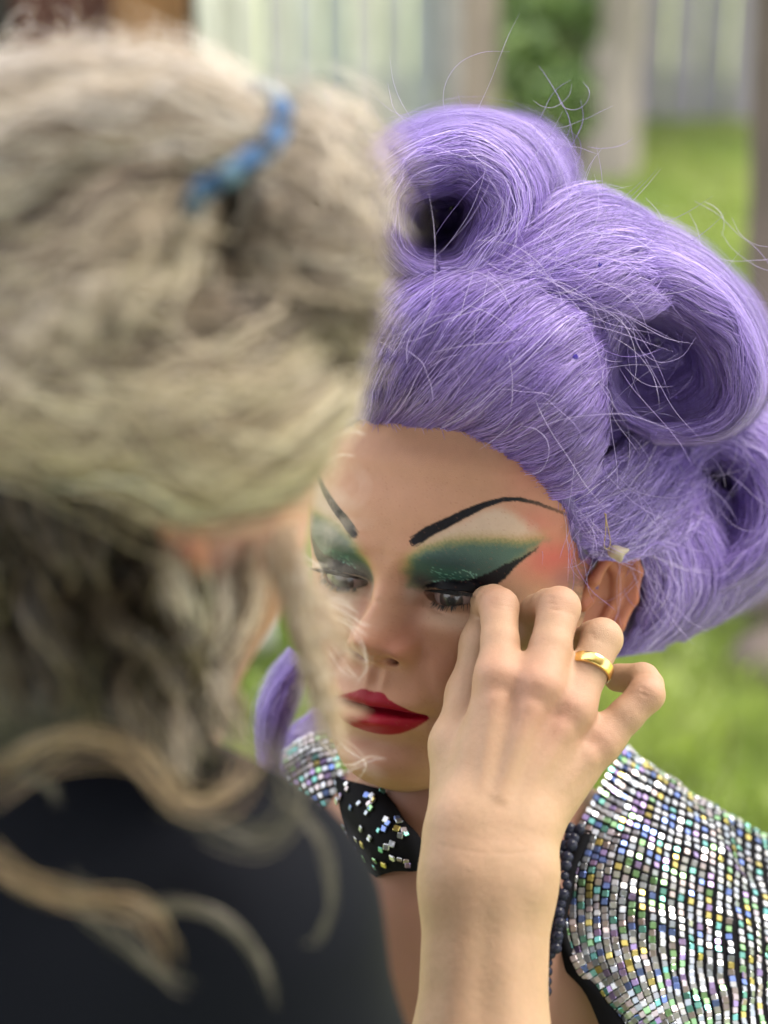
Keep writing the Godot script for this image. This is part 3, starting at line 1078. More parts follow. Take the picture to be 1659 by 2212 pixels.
func flyaways(w: Node) -> void:
	var b := Buf.new()
	# loose hairs: [from x, y, near, length px, direction degrees, how many, spread px]
	for f in [[1040, 590, 66, 170, 350, 14, 70], [1130, 600, 62, 190, 15, 34, 80], [1230, 570, 46, 210, 5, 34, 80], [1300, 740, 40, 200, 70, 4, 60], [1295, 760, 50, 190, 255, 14, 50], [1440, 680, 30, 260, 215, 3, 110], [1000, 275, 34, 200, 175, 8, 60], [1150, 330, 10, 140, 330, 12, 110], [1450, 540, 0, 170, 320, 12, 130], [1340, 960, 10, 160, 280, 16, 90], [1520, 1000, -50, 160, 260, 20, 90], [1390, 1180, -30, 130, 280, 16, 60], [1240, 1120, 16, 90, 290, 26, 60], [960, 540, 44, 190, 70, 2, 60], [900, 760, 84, 220, 30, 10, 110], [1100, 860, 74, 220, 35, 9, 110], [1600, 900, -70, 140, 300, 12, 90], [800, 310, 30, 150, 200, 8, 70]]:
		for k in int(f[5] * 1.7):
			var x: float = f[0] + rng.randfn(0.0, 0.5) * f[6]
			var y: float = f[1] + rng.randfn(0.0, 0.5) * f[6]
			var z: float = f[2] + rng.randf_range(-4.0, 8.0)
			var a := deg_to_rad(f[4] + rng.randfn(0.0, 40.0))
			var turn := rng.randfn(0.0, 1.4)
			var step: float = f[3] * rng.randf_range(0.4, 1.8) / 5.0
			var pts := PackedVector3Array()
			for q in 6:
				pts.append(P(x, y, z))
				x += cos(a) * step
				y -= sin(a) * step
				z += rng.randfn(0.0, 3.0)
				a += turn / 5.0 + rng.randfn(0.0, 0.12)
			wisp(b, pts, 0.00008 + 0.00004 * rng.randf(), VIO[2 + rng.randi() % 4].lerp(lin(190, 182, 214), rng.randf() * 0.6), 24)
	# fine hairs along the hairline
	for k in 420:
		var th := deg_to_rad(rng.randf_range(-50.0, 88.0))
		var y := hairline(th) + rng.randf_range(-1.0, 4.0)
		var p := face_point(th, y)
		var o := Vector3(p.x, 0.0, p.z - 10.0).normalized()
		var dirn := Vector3(rng.randfn(0.6, 0.5), rng.randfn(-0.7, 0.5) if th < 0.7 else rng.randfn(-1.0, 0.4), 0.0)
		var len_ := rng.randf_range(3.0, 8.0)
		var pts := PackedVector3Array()
		for q in 4:
			var t := q / 3.0
			var s := p + o * (2.2 - 1.4 * t) + dirn * len_ * (t - 0.4)
			var f := face_point(atan2(s.x, s.z - 10.0), s.y)
			s.z = maxf(s.z, f.z + 0.4) if absf(f.x - s.x) < 3.0 else s.z
			pts.append(H(s.x, s.y, s.z))
		wisp(b, pts, 0.00011, VIO[rng.randi() % 6], 8)
	put("loose_hairs", b.mesh(), M.purple_hair, w).set_meta("kind", "stuff")

# ---------------------------------------------------------------- sequin jacket, collar and beads
func sequin_mesh() -> ArrayMesh:
	var b := Buf.new()
	var pts := []
	var n := 8
	for l in [[0.00172, 0.0], [0.00172, 0.0005], [0.00142, 0.0008]]:
		for k in n:
			var a := deg_to_rad([37.0, 53.0, 127.0, 143.0, 217.0, 233.0, 307.0, 323.0][k])
			var sq := 1.0 / maxf(absf(cos(a)), absf(sin(a)))
			var r: float = l[0] * sq
			pts.append(Vector3(cos(a) * r, sin(a) * r, l[1]))
	var tri := func(a: Vector3, c: Vector3, d: Vector3) -> void:
		var nn := (c - a).cross(d - a).normalized()
		var q := b.v.size()
		b.v.append_array([a, c, d])
		b.n.append_array([nn, nn, nn])
		b.c.append_array([Color.WHITE, Color.WHITE, Color.WHITE])
		b.i.append_array([q, q + 2, q + 1])
	for l in 2:
		for k in n:
			var k2 := (k + 1) % n
			tri.call(pts[l * n + k], pts[l * n + k2], pts[(l + 1) * n + k])
			tri.call(pts[l * n + k2], pts[(l + 1) * n + k2], pts[(l + 1) * n + k])
	for k in n:
		tri.call(Vector3(0, 0, 0.0008), pts[2 * n + k], pts[2 * n + (k + 1) % n])
	return b.mesh()

func jacket(who: Node) -> void:
	var j := Node3D.new()
	j.name = "jacket"
	who.add_child(j, true)
	var g := G([
		[1362, 1640, -110, 1350, 1622, -84, 1288, 1722, -58, 1238, 1830, -40, 1218, 1950, -28, 1238, 2060, -18, 1304, 2160, -8, 1390, 2290, -2],
		[1420, 1690, -120, 1405, 1660, -92, 1368, 1765, -52, 1338, 1880, -28, 1330, 2000, -14, 1352, 2105, -5, 1404, 2215, 2, 1470, 2330, 6],
		[1500, 1740, -130, 1484, 1712, -100, 1472, 1810, -56, 1462, 1925, -30, 1460, 2045, -14, 1474, 2150, -5, 1506, 2255, 3, 1550, 2370, 8],
		[1590, 1790, -140, 1574, 1764, -110, 1582, 1860, -66, 1588, 1970, -40, 1592, 2090, -22, 1604, 2190, -10, 1626, 2295, -2, 1650, 2410, 4],
		[1700, 1850, -150, 1686, 1826, -122, 1702, 1930, -84, 1712, 2040, -58, 1718, 2160, -40, 1724, 2265, -26, 1734, 2365, -16, 1744, 2480, -10]])
	var nu := 53
	var nv := 26
	var s := loft(g, nu * 2 - 1, nv * 2 - 1)
	# soft folds in the cloth
	var nrm := grid_normals(s, nu * 2 - 1, nv * 2 - 1)
	for k in s.size():
		var p := s[k] * 1000.0
		s[k] += nrm[k] * 0.006 * face_noise.get_noise_3d(p.x * 0.14, p.y * 0.22, p.z * 0.14)
	nrm = grid_normals(s, nu * 2 - 1, nv * 2 - 1)
	var b := Buf.new()
	var cols := PackedColorArray()
	cols.resize(s.size())
	cols.fill(Color.WHITE)
	var mid := nu + nv * (nu * 2 - 1)
	var out := 1.0 if nrm[mid].dot(CAM_AT - s[mid]) > 0.0 else -1.0
	b.grid(s, nu * 2 - 1, nv * 2 - 1, cols, out < 0.0)
	put("cloth", b.mesh(), M.black_cloth, j)
	var sm := sequin_mesh()
	var places := []
	for v in nv:
		for u in nu:
			var k := mini(u * 2, nu * 2 - 2) + mini(v * 2, nv * 2 - 2) * (nu * 2 - 1)
			places.append([s[k], nrm[k] * out, s[mini(k + 1, s.size() - 1)] - s[maxi(k - 1, 0)]])
	# the other shoulder, past the chin
	var g2 := G([
		[615, 1625, -126, 622, 1680, -104, 650, 1760, -92, 680, 1850, -86],
		[660, 1595, -124, 670, 1650, -98, 694, 1725, -84, 720, 1830, -78],
		[715, 1575, -122, 726, 1635, -94, 750, 1710, -80, 775, 1800, -74]])
	var s2 := loft(g2, 29, 17)
	var n2 := grid_normals(s2, 29, 17)
	b = Buf.new()
	cols.resize(s2.size())
	cols.fill(Color.WHITE)
	var out2 := 1.0 if n2[14 + 8 * 29].dot(CAM_AT - s2[14 + 8 * 29]) > 0.0 else -1.0
	b.grid(s2, 29, 17, cols, out2 < 0.0)
	put("cloth", b.mesh(), M.black_cloth, j)
	for v in range(0, 17, 2):
		for u in range(0, 29, 2):
			var k := u + v * 29
			places.append([s2[k], n2[k] * out2, s2[mini(k + 1, s2.size() - 1)] - s2[maxi(k - 1, 0)]])
	# which show largest: those inside the frame and nearest
	var rank := []
	for k in places.size():
		var w: Vector3 = places[k][0] - CAM_AT
		var d := w.dot(eye_fwd)
		var px := 829.5 + w.dot(eye_right) / d / T15 * 1106.0
		var py := 1106.0 - w.dot(eye_up) / d / T15 * 1106.0
		if px < -30 or px > 1700 or py > 2260:
			continue
		var facing: float = (places[k][1] as Vector3).dot(-w.normalized())
		var hid := 500.0 if (px < 1190.0 and px > 900.0) else 0.0
		rank.append([d * 1000.0 - facing * 60.0 + hid, k])
	rank.sort_custom(func(a, c): return a[0] < c[0])
	var rest := []
	for r in rank.size():
		var q = places[rank[r][1]]
		var z: Vector3 = (q[1] + Vector3(rng.randfn(0, 0.13), rng.randfn(0, 0.13), rng.randfn(0, 0.13))).normalized()
		var x: Vector3 = (q[2] as Vector3).normalized()
		var y := z.cross(x).normalized()
		x = y.cross(z)
		var jit: Vector3 = (x * rng.randfn(0, 0.00012) + y * rng.randfn(0, 0.00012))
		var tr := Transform3D(Basis(x, y, z), q[0] + q[1] * 0.0002 + jit)
		var kind := rng.randi() % 5 if rng.randf() < 0.62 else 5 + rng.randi() % 5
		if r < 300:
			var o := put("sequin", sm, M["sequin%d" % kind], j)
			o.transform = tr
		else:
			rest.append([tr, kind])
	var mm := MultiMesh.new()
	mm.transform_format = MultiMesh.TRANSFORM_3D
	mm.use_colors = true
	mm.mesh = sm
	mm.instance_count = rest.size()
	for k in rest.size():
		mm.set_instance_transform(k, rest[k][0])
		mm.set_instance_color(k, M["sequin%d" % rest[k][1]].albedo_color.srgb_to_linear())
	var mi := MultiMeshInstance3D.new()
	mi.name = "small_sequins"
	mi.multimesh = mm
	mi.material_override = M.sequin_rest
	mi.set_meta("kind", "stuff")
	j.add_child(mi, true)
	# black lapels: near side lining and far side collar point
	b = Buf.new()
	var gl := G([
		[1240, 1800, -46, 1205, 1900, -36, 1192, 2000, -30, 1215, 2080, -22, 1272, 2150, -14, 1330, 2300, -8],
		[1262, 1800, -40, 1226, 1900, -30, 1214, 2000, -22, 1240, 2080, -14, 1312, 2170, -5, 1380, 2300, 2],
		[1275, 1800, -44, 1240, 1900, -32, 1228, 2000, -26, 1256, 2080, -18, 1330, 2170, -10, 1400, 2300, -4]])
	solid_sheet(b, gl, 30, 10, 0.003)
	put("lapel", b.mesh(), M.black_cloth, j)
	b = Buf.new()
	var gk := G([
		[728, 1680, -50, 742, 1760, -36, 770, 1850, -26, 800, 1900, -22],
		[770, 1692, -34, 790, 1765, -14, 820, 1840, -4, 850, 1880, -4],
		[812, 1706, -24, 842, 1765, -4, 872, 1815, 4, 898, 1880, 2],
		[836, 1716, -26, 870, 1775, -8, 905, 1812, 0, 932, 1870, -2]])
	solid_sheet(b, gk, 24, 16, 0.003)
	put("lapel", b.mesh(), M.black_cloth, j)
	var sk := loft(gk, 24, 16)
	var nk := grid_normals(sk, 24, 16)
	var sgn := 1.0 if nk[12 + 8 * 24].dot(CAM_AT - sk[12 + 8 * 24]) > 0.0 else -1.0
	b = Buf.new()
	for k in 46:
		var i := rng.randi_range(1, 21) + rng.randi_range(0, 11) * 24
		var z := (nk[i] * sgn + Vector3(rng.randfn(0, 0.2), rng.randfn(0, 0.2), rng.randfn(0, 0.2))).normalized()
		var x := z.cross(Vector3.UP).normalized()
		var o := put("sequin", sm, M["sequin%d" % (rng.randi() % 10)], j)
		o.transform = Transform3D(Basis(x, z.cross(x), z) * rng.randf_range(0.7, 1.05), sk[i] + nk[i] * sgn * 0.0024)

func solid_sheet(b: Buf, guides: Array, nu: int, nv: int, thick: float) -> void:
	var s := loft(guides, nu, nv)
	var n := grid_normals(s, nu, nv)
	var mid := nu / 2 + (nv / 2) * nu
	var o := 1.0 if n[mid].dot(CAM_AT - s[mid]) > 0.0 else -1.0
	var cols := PackedColorArray()
	# a closed section: front, rounded edges, back
	var pts := PackedVector3Array()
	var ring_ := []
	for v in nv:
		ring_.append([v, 1.0])
	for v in range(nv - 1, -1, -1):
		ring_.append([v, -1.0])
	ring_.append([0, 1.0])
	for r in ring_:
		for u in nu:
			var k: int = u + r[0] * nu
			pts.append(s[k] + n[k] * o * thick * 0.5 * r[1])
			cols.append(Color.WHITE)
	b.grid(pts, nu, ring_.size(), cols, o < 0.0)

func beads() -> void:
	var o := thing("bead_trim", "string of dark glass beads hanging along the sequin jacket's lapel edge", "beads")
	var sp := SphereMesh.new()
	sp.radius = 0.0031
	sp.height = 0.0062
	sp.radial_segments = 14
	sp.rings = 8
	for row in 2:
		var path := curve(PV([1232, 1790, -34, 1208, 1860, -26, 1200, 1940, -20, 1196, 2010, -16, 1186, 2080, -12, 1176, 2150, -8, 1150, 2220, -6]) if row == 0 else PV([1250, 1790, -32, 1224, 1860, -24, 1214, 1930, -18, 1206, 2000, -14, 1200, 2050, -10]), 22 if row == 0 else 15)
		for k in path.size():
			var d := put("bead", sp, M.bead, o)
			d.position = path[k] + Vector3(rng.randfn(0, 0.0006), rng.randfn(0, 0.0006), rng.randfn(0, 0.0006))
			d.scale = Vector3.ONE * rng.randf_range(0.75, 1.15)

# ---------------------------------------------------------------- small things in the wig and at the ear
func small_things() -> void:
	var b := Buf.new()
	var rr := PackedFloat32Array()
	var pin := curve(PV([1306, 1108, 14, 1312, 1135, 14, 1318, 1165, 12, 1317, 1180, 11, 1311, 1186, 11, 1305, 1178, 12, 1308, 1150, 14, 1309, 1110, 15]), 30)
	for k in 30:
		rr.append(0.00032)
	b.tube(pin, rr, 6, Color.WHITE)
	tag(put("hair_pin", b.mesh(), M.pin), "thin bronze hair pin clipped in the wig above the ear", "hair pin")
	b = Buf.new()
	var g := G([
		[1313, 1190, 2, 1316, 1200, 4, 1330, 1208, 2, 1336, 1214, 0],
		[1322, 1180, 4, 1330, 1192, 7, 1340, 1202, 5, 1342, 1212, 2],
		[1334, 1180, 2, 1343, 1188, 5, 1346, 1196, 4, 1346, 1200, 2],
		[1346, 1184, -2, 1355, 1186, 0, 1358, 1188, 0, 1352, 1194, -1]])
	solid_sheet(b, g, 10, 10, 0.0009)
	tag(put("tape_scrap", b.mesh(), M.tape), "crumpled pale scrap of tape at the top of the ear", "tape")
	star(Vector2(1296, 573), 56, 1.7, 5, "dark blue star shaped sequin stuck on the top of the wig")
	star(Vector2(1243, 771), 79, 1.4, 6, "dark blue round sequin stuck on the wig's front wave")

func star(at: Vector2, near: float, r: float, points: int, label: String) -> void:
	var b := Buf.new()
	var z := (CAM_AT - P(at.x, at.y, near) + Vector3(0.05, 0.2, 0)).normalized()
	var x := z.cross(Vector3.UP).normalized()
	var y := z.cross(x)
	var n := points * 2
	var mid := P(at.x, at.y, near)
	for side in 2:
		var c := mid + z * (0.0003 if side == 0 else -0.0003)
		for k in n:
			var tri := [c]
			for q in 2:
				var a := TAU * (k + q) / n
				var rad := r * (1.0 if (k + q) % 2 == 0 else (0.45 if points == 5 else 0.92)) * 0.001
				tri.append(mid + (x * cos(a) + y * sin(a)) * rad)
			var nn: Vector3 = (tri[1] - tri[0]).cross(tri[2] - tri[0]).normalized()
			var base := b.v.size()
			var want := nn.dot(z) > 0.0
			if side == 1:
				want = not want
			if not want:
				nn = -nn
			b.v.append_array(tri)
			b.n.append_array([nn, nn, nn])
			b.i.append_array([base, base + 2, base + 1] if want else [base, base + 1, base + 2])
	tag(put("confetti", b.mesh(), M.confetti), label, "confetti")

# ---------------------------------------------------------------- the person doing the make-up
var hand_bones := []
func hb(a: Array, b: Array, k: float) -> void:
	hand_bones.append([P(a[0], a[1], a[2]), P(b[0], b[1], b[2]), a[3] * 0.001, b[3] * 0.001, k * 0.001])

func chain(list: Array, k: float) -> void:
	for i in list.size() - 1:
		hb(list[i], list[i + 1], k)

func artist() -> void:
	var who := thing("person", "person with messy blond grey hair and black shirt doing makeup", "person")
	# forearm and wrist
	hb([800, 3050, 230, 34], [985, 2700, 134, 28], 14)
	hb([1010, 2700, 128, 27], [1010, 2280, 112, 23.5], 14)
	hb([1075, 2700, 128, 27], [1066, 2280, 112, 23.5], 14)
	hb([1010, 2280, 112, 23.5], [1022, 1900, 100, 22.5], 14)
	hb([1066, 2280, 112, 23.5], [1088, 1900, 98, 22], 14)
	hb([1022, 1900, 100, 22.5], [1020, 1790, 96, 20.5], 14)
	hb([1088, 1900, 98, 22], [1112, 1790, 94, 19.5], 14)
	# palm
	hb([1020, 1800, 93, 19], [1078, 1462, 76, 10], 10)
	hb([1055, 1800, 95, 18], [1168, 1482, 82, 10], 8)
	hb([1090, 1800, 94, 18], [1236, 1530, 78, 9.6], 8)
	hb([1125, 1790, 89, 17], [1300, 1598, 70, 9], 8)
	hb([1030, 1640, 70, 15], [1180, 1640, 70, 15], 12)
	# thumb
	chain([[1005, 1800, 84, 18], [990, 1610, 66, 13], [1012, 1500, 46, 10], [1038, 1390, 34, 9], [1050, 1322, 26, 7.5]], 7)
	# fingers
	chain([[1078, 1462, 77, 11], [1080, 1385, 66, 8.9]], 7)
	chain([[1080, 1385, 66, 8.9], [1078, 1312, 52, 9.4], [1066, 1300, 43, 8.2], [1054, 1302, 33, 8.2], [1040, 1322, 22, 6.8]], 2.5)
	chain([[1168, 1482, 83, 11.2], [1190, 1395, 71, 9.6]], 7)
	chain([[1190, 1395, 71, 9.6], [1207, 1314, 58, 10.3], [1186, 1312, 48, 9], [1162, 1322, 38, 8.8], [1132, 1372, 30, 7.6]], 2.5)
	chain([[1236, 1530, 79, 10.4], [1270, 1452, 70, 9.2]], 7)
	chain([[1270, 1452, 70, 9.2], [1300, 1380, 60, 9.8], [1284, 1380, 50, 8.8], [1262, 1392, 38, 8.5], [1238, 1432, 30, 7.5]], 2.5)
	chain([[1300, 1598, 71, 9.4], [1352, 1546, 69, 8.3]], 7)
	chain([[1352, 1546, 69, 8.3], [1396, 1500, 66, 8.7], [1398, 1482, 58, 7.8], [1388, 1468, 52, 7.9], [1335, 1464, 42, 7]], 2.5)
	# knuckles and the cords to them
	for c in [[1078, 1468, 81, 8.6, 1036, 1770, 107], [1162, 1488, 87, 8.8, 1062, 1780, 110], [1232, 1538, 83, 8.2, 1092, 1790, 108], [1293, 1604, 75, 7.6, 1118, 1790, 102]]:
		hb([c[0], c[1], c[2], c[3]], [lerpf(c[0], c[4], 0.16), lerpf(c[1], c[5], 0.16), lerpf(c[2], c[6], 0.16), 5.4], 5)
		hb([lerpf(c[0], c[4], 0.16), lerpf(c[1], c[5], 0.16), lerpf(c[2], c[6], 0.16) + 3.0, 4.6], [lerpf(c[0], c[4], 0.8), lerpf(c[1], c[5], 0.8), lerpf(c[2], c[6], 0.8) + 2.5, 3.0], 4)
	# cords of the forearm
	hb([985, 2300, 131, 6], [1022, 1890, 116, 4], 9)
	hb([1085, 2300, 131, 6], [1078, 1890, 114, 5], 9)
	# bone at the wrist's outer side
	hb([1135, 1880, 104, 11], [1120, 1900, 106, 11], 10)
	var b := Buf.new()
	soft(b, hand_bones, 0.0011, hand_paint)
	creases(b)
	# head and neck under the hair
	var e := []
	e.append([P(80, 600, 290), P(300, 630, 300), 0.072, 0.060, 0.03])
	e.append([P(430, 900, 305), P(600, 830, 300), 0.04, 0.020, 0.03])
	e.append([P(420, 980, 302), P(410, 1150, 298), 0.041, 0.036, 0.03])
	e.append([P(300, 1150, 285), P(150, 1780, 262), 0.052, 0.045, 0.03])
	soft(b, e, 0.004, func(p: Vector3, _n: Vector3) -> Color:
		return lin(180, 136, 118) * (1.0 + 0.06 * face_noise.get_noise_3d(p.x * 200.0, p.y * 200.0, p.z * 200.0)))
	# ear
	e = []
	var hx := [[372, 1180, 356, 3.4], [350, 1120, 368, 3.2], [352, 1050, 374, 3.2], [385, 1010, 376, 3.4], [430, 1020, 370, 3.2], [450, 1070, 360, 2.8]]
	for k in hx.size() - 1:
		e.append([P(hx[k][0], hx[k][1], hx[k][2]), P(hx[k + 1][0], hx[k + 1][1], hx[k + 1][2]), hx[k][3] * 0.001, hx[k + 1][3] * 0.001, 0.003])
	e.append([P(390, 1050, 362), P(400, 1180, 356), 0.006, 0.007, 0.004])
	e.append([P(400, 1180, 356), P(420, 1230, 352), 0.006, 0.005, 0.004])
	soft(b, e, 0.002, func(_p: Vector3, _n: Vector3) -> Color: return lin(178, 116, 96))
	put("body", b.mesh(), M.hand_skin, who)
	stamp("hand")
	shirt(who)
	artist_hair(who)
	ring()
	headband()

func hand_paint(p: Vector3, n: Vector3) -> Color:
	var s := p * 1000.0
	var n1 := face_noise.get_noise_3d(s.x * 0.5, s.y * 0.5, s.z * 0.5)
	var n2 := face_noise.get_noise_3d(s.x * 4.0, s.y * 4.0, s.z * 4.0)
	var c := lin(166, 134, 108)
	for k in [[1078, 1455, 88, 20], [1165, 1480, 94, 20], [1190, 1560, 96, 12], [1236, 1535, 90, 16], [1300, 1600, 82, 14], [1060, 1290, 56, 14], [1395, 1490, 72, 14], [1210, 1300, 64, 12]]:
		var d: float = p.distance_to(P(k[0], k[1], k[2])) * 1000.0 / k[3]
		c = c.lerp(lin(164, 116, 98), 0.4 * exp(-d * d))
	var v := 1.0 + 0.08 * n1 + 0.06 * n2
	return Color(c.r * v, c.g * v * (1.0 - 0.02 * n1), c.b * v)

# creases over the joints and faint veins, pressed into the skin
func creases(b: Buf) -> void:
	var lines := []
	for k in [[1052, 1302, 60, 1112, 1312, 58], [1056, 1311, 62, 1110, 1322, 60], [1060, 1294, 58, 1108, 1302, 56], [1175, 1300, 70, 1250, 1318, 62], [1182, 1312, 72, 1246, 1330, 66], [1180, 1290, 66, 1246, 1304, 60], [1268, 1366, 70, 1338, 1388, 62], [1272, 1376, 72, 1334, 1398, 66], [1270, 1356, 66, 1334, 1374, 60], [1378, 1484, 76, 1428, 1500, 68], [1374, 1494, 78, 1424, 1514, 70], [930, 1828, 122, 1060, 1846, 124], [1060, 1846, 124, 1180, 1838, 114]]:
		lines.append([P(k[0], k[1], k[2]), P(k[3], k[4], k[5]), 0.14 if k[1] > 1800 else 0.42])
	for i in b.v.size():
		var p := b.v[i]
		var dent := 0.0
		for l in lines:
			var d: Vector3 = l[1] - l[0]
			var w: Vector3 = p - l[0]
			var h := clampf(w.dot(d) / d.dot(d), 0.0, 1.0)
			w -= d * h
			w -= eye_fwd * w.dot(eye_fwd)
			var q := w.length() * 1000.0
			if q < 2.4:
				dent += l[2] * exp(-q * q / 0.55) * minf(1.0, 6.0 * minf(h, 1.0 - h))
		var s := p * 1000.0
		dent += 0.10 * face_noise.get_noise_3d(s.x * 2.2, s.y * 2.2, s.z * 2.2)
		if dent != 0.0:
			b.v[i] = p - b.n[i] * dent * 0.001
	# fresh normals from the faces
	var acc := PackedVector3Array()
	acc.resize(b.v.size())
	for i in range(0, b.i.size(), 3):
		var x := b.i[i]
		var y := b.i[i + 1]
		var z := b.i[i + 2]
		var f := (b.v[z] - b.v[x]).cross(b.v[y] - b.v[x])
		acc[x] += f
		acc[y] += f
		acc[z] += f
	for i in acc.size():
		b.n[i] = acc[i].normalized()

func shirt(who: Node) -> void:
	var b := Buf.new()
	var e := []
	e.append([P(488, 2020, 320), P(560, 2700, 300), 0.054, 0.053, 0.014])
	e.append([P(560, 2700, 300), P(760, 3080, 236), 0.054, 0.046, 0.02])
	e.append([P(250, 1900, 300), P(470, 2015, 318), 0.044, 0.052, 0.014])
	e.append([P(-100, 1990, 270), P(280, 2060, 280), 0.08, 0.08, 0.02])
	e.append([P(-200, 2500, 240), P(250, 2600, 250), 0.13, 0.12, 0.06])
	e.append([P(-200, 3300, 240), P(250, 3300, 250), 0.13, 0.12, 0.06])
	e.append([P(60, 1760, 290), P(250, 1830, 298), 0.046, 0.036, 0.03])
	soft(b, e, 0.005, func(_p: Vector3, _n: Vector3) -> Color: return Color.WHITE)
	for k in b.v.size():
		var s := b.v[k] * 1000.0
		b.v[k] += b.n[k] * (0.0022 * face_noise.get_noise_3d(s.x * 0.16, s.y * 0.10, s.z * 0.16))
	put("shirt", b.mesh(), M.black_shirt, who)

# many hairs that run along a path, spread within a radius
func strands(b: Buf, path: PackedVector3Array, r0: float, r1: float, count: int, wide: float, cols: Array, wave := 0.0, n := 20) -> void:
	var c := curve(path, n)
	for s in count:
		var a := rng.randf() * TAU
		var rad := sqrt(rng.randf())
		var tw := rng.randfn(0.0, 1.2)
		var ph := rng.randf() * TAU
		var fr := rng.randf_range(4.0, 9.0)
		var col: Color = cols[rng.randi() % cols.size()]
		col = col * rng.randf_range(0.75, 1.25)
		var wd := wide * rng.randf_range(0.6, 1.4)
		var base := b.v.size()
		var t0 := rng.randf() * 0.12
		var t1 := 1.0 - pow(rng.randf(), 1.6) * 0.45
		for k0 in n:
			var t := float(k0) / (n - 1)
			var kf := (t0 + (t1 - t0) * t) * (n - 1)
			var k := mini(int(kf), n - 2)
			var tan_ := (c[mini(k + 1, n - 1)] - c[maxi(k - 1, 0)]).normalized()
			var sx := tan_.cross(eye_fwd).normalized()
			var sy := sx.cross(tan_)
			var rr := lerpf(r0, r1, t) * rad
			var an := a + tw * t
			var p := c[k].lerp(c[k + 1], kf - k) + (sx * cos(an) + sy * sin(an)) * rr + sx * sin(ph + fr * t) * wave + sy * cos(ph + fr * 1.3 * t) * wave
			var w := wd * (0.3 + 0.7 * minf(1.0, 4.0 * minf(t + 0.1, 1.0 - t)))
			var q := (sx * cos(ph) + sy * sin(ph) * 0.6).normalized()
			var nn := q.cross(tan_).normalized()
			b.v.append(p - q * w)
			b.v.append(p + q * w)
			if nn.dot(eye_fwd) > 0.0:
				nn = -nn
			b.n.append((nn - q * 0.8).normalized())
			b.n.append((nn + q * 0.8).normalized())
			b.c.append(col)
			b.c.append(col)
			if k0 > 0:
				var i := base + k0 * 2
				var want := (b.v[i] - b.v[i - 2]).cross(b.v[i - 1] - b.v[i - 2]).dot(nn) > 0.0
				if want:
					b.i.append_array([i - 2, i - 1, i, i, i - 1, i + 1])
				else:
					b.i.append_array([i - 2, i, i - 1, i, i + 1, i - 1])

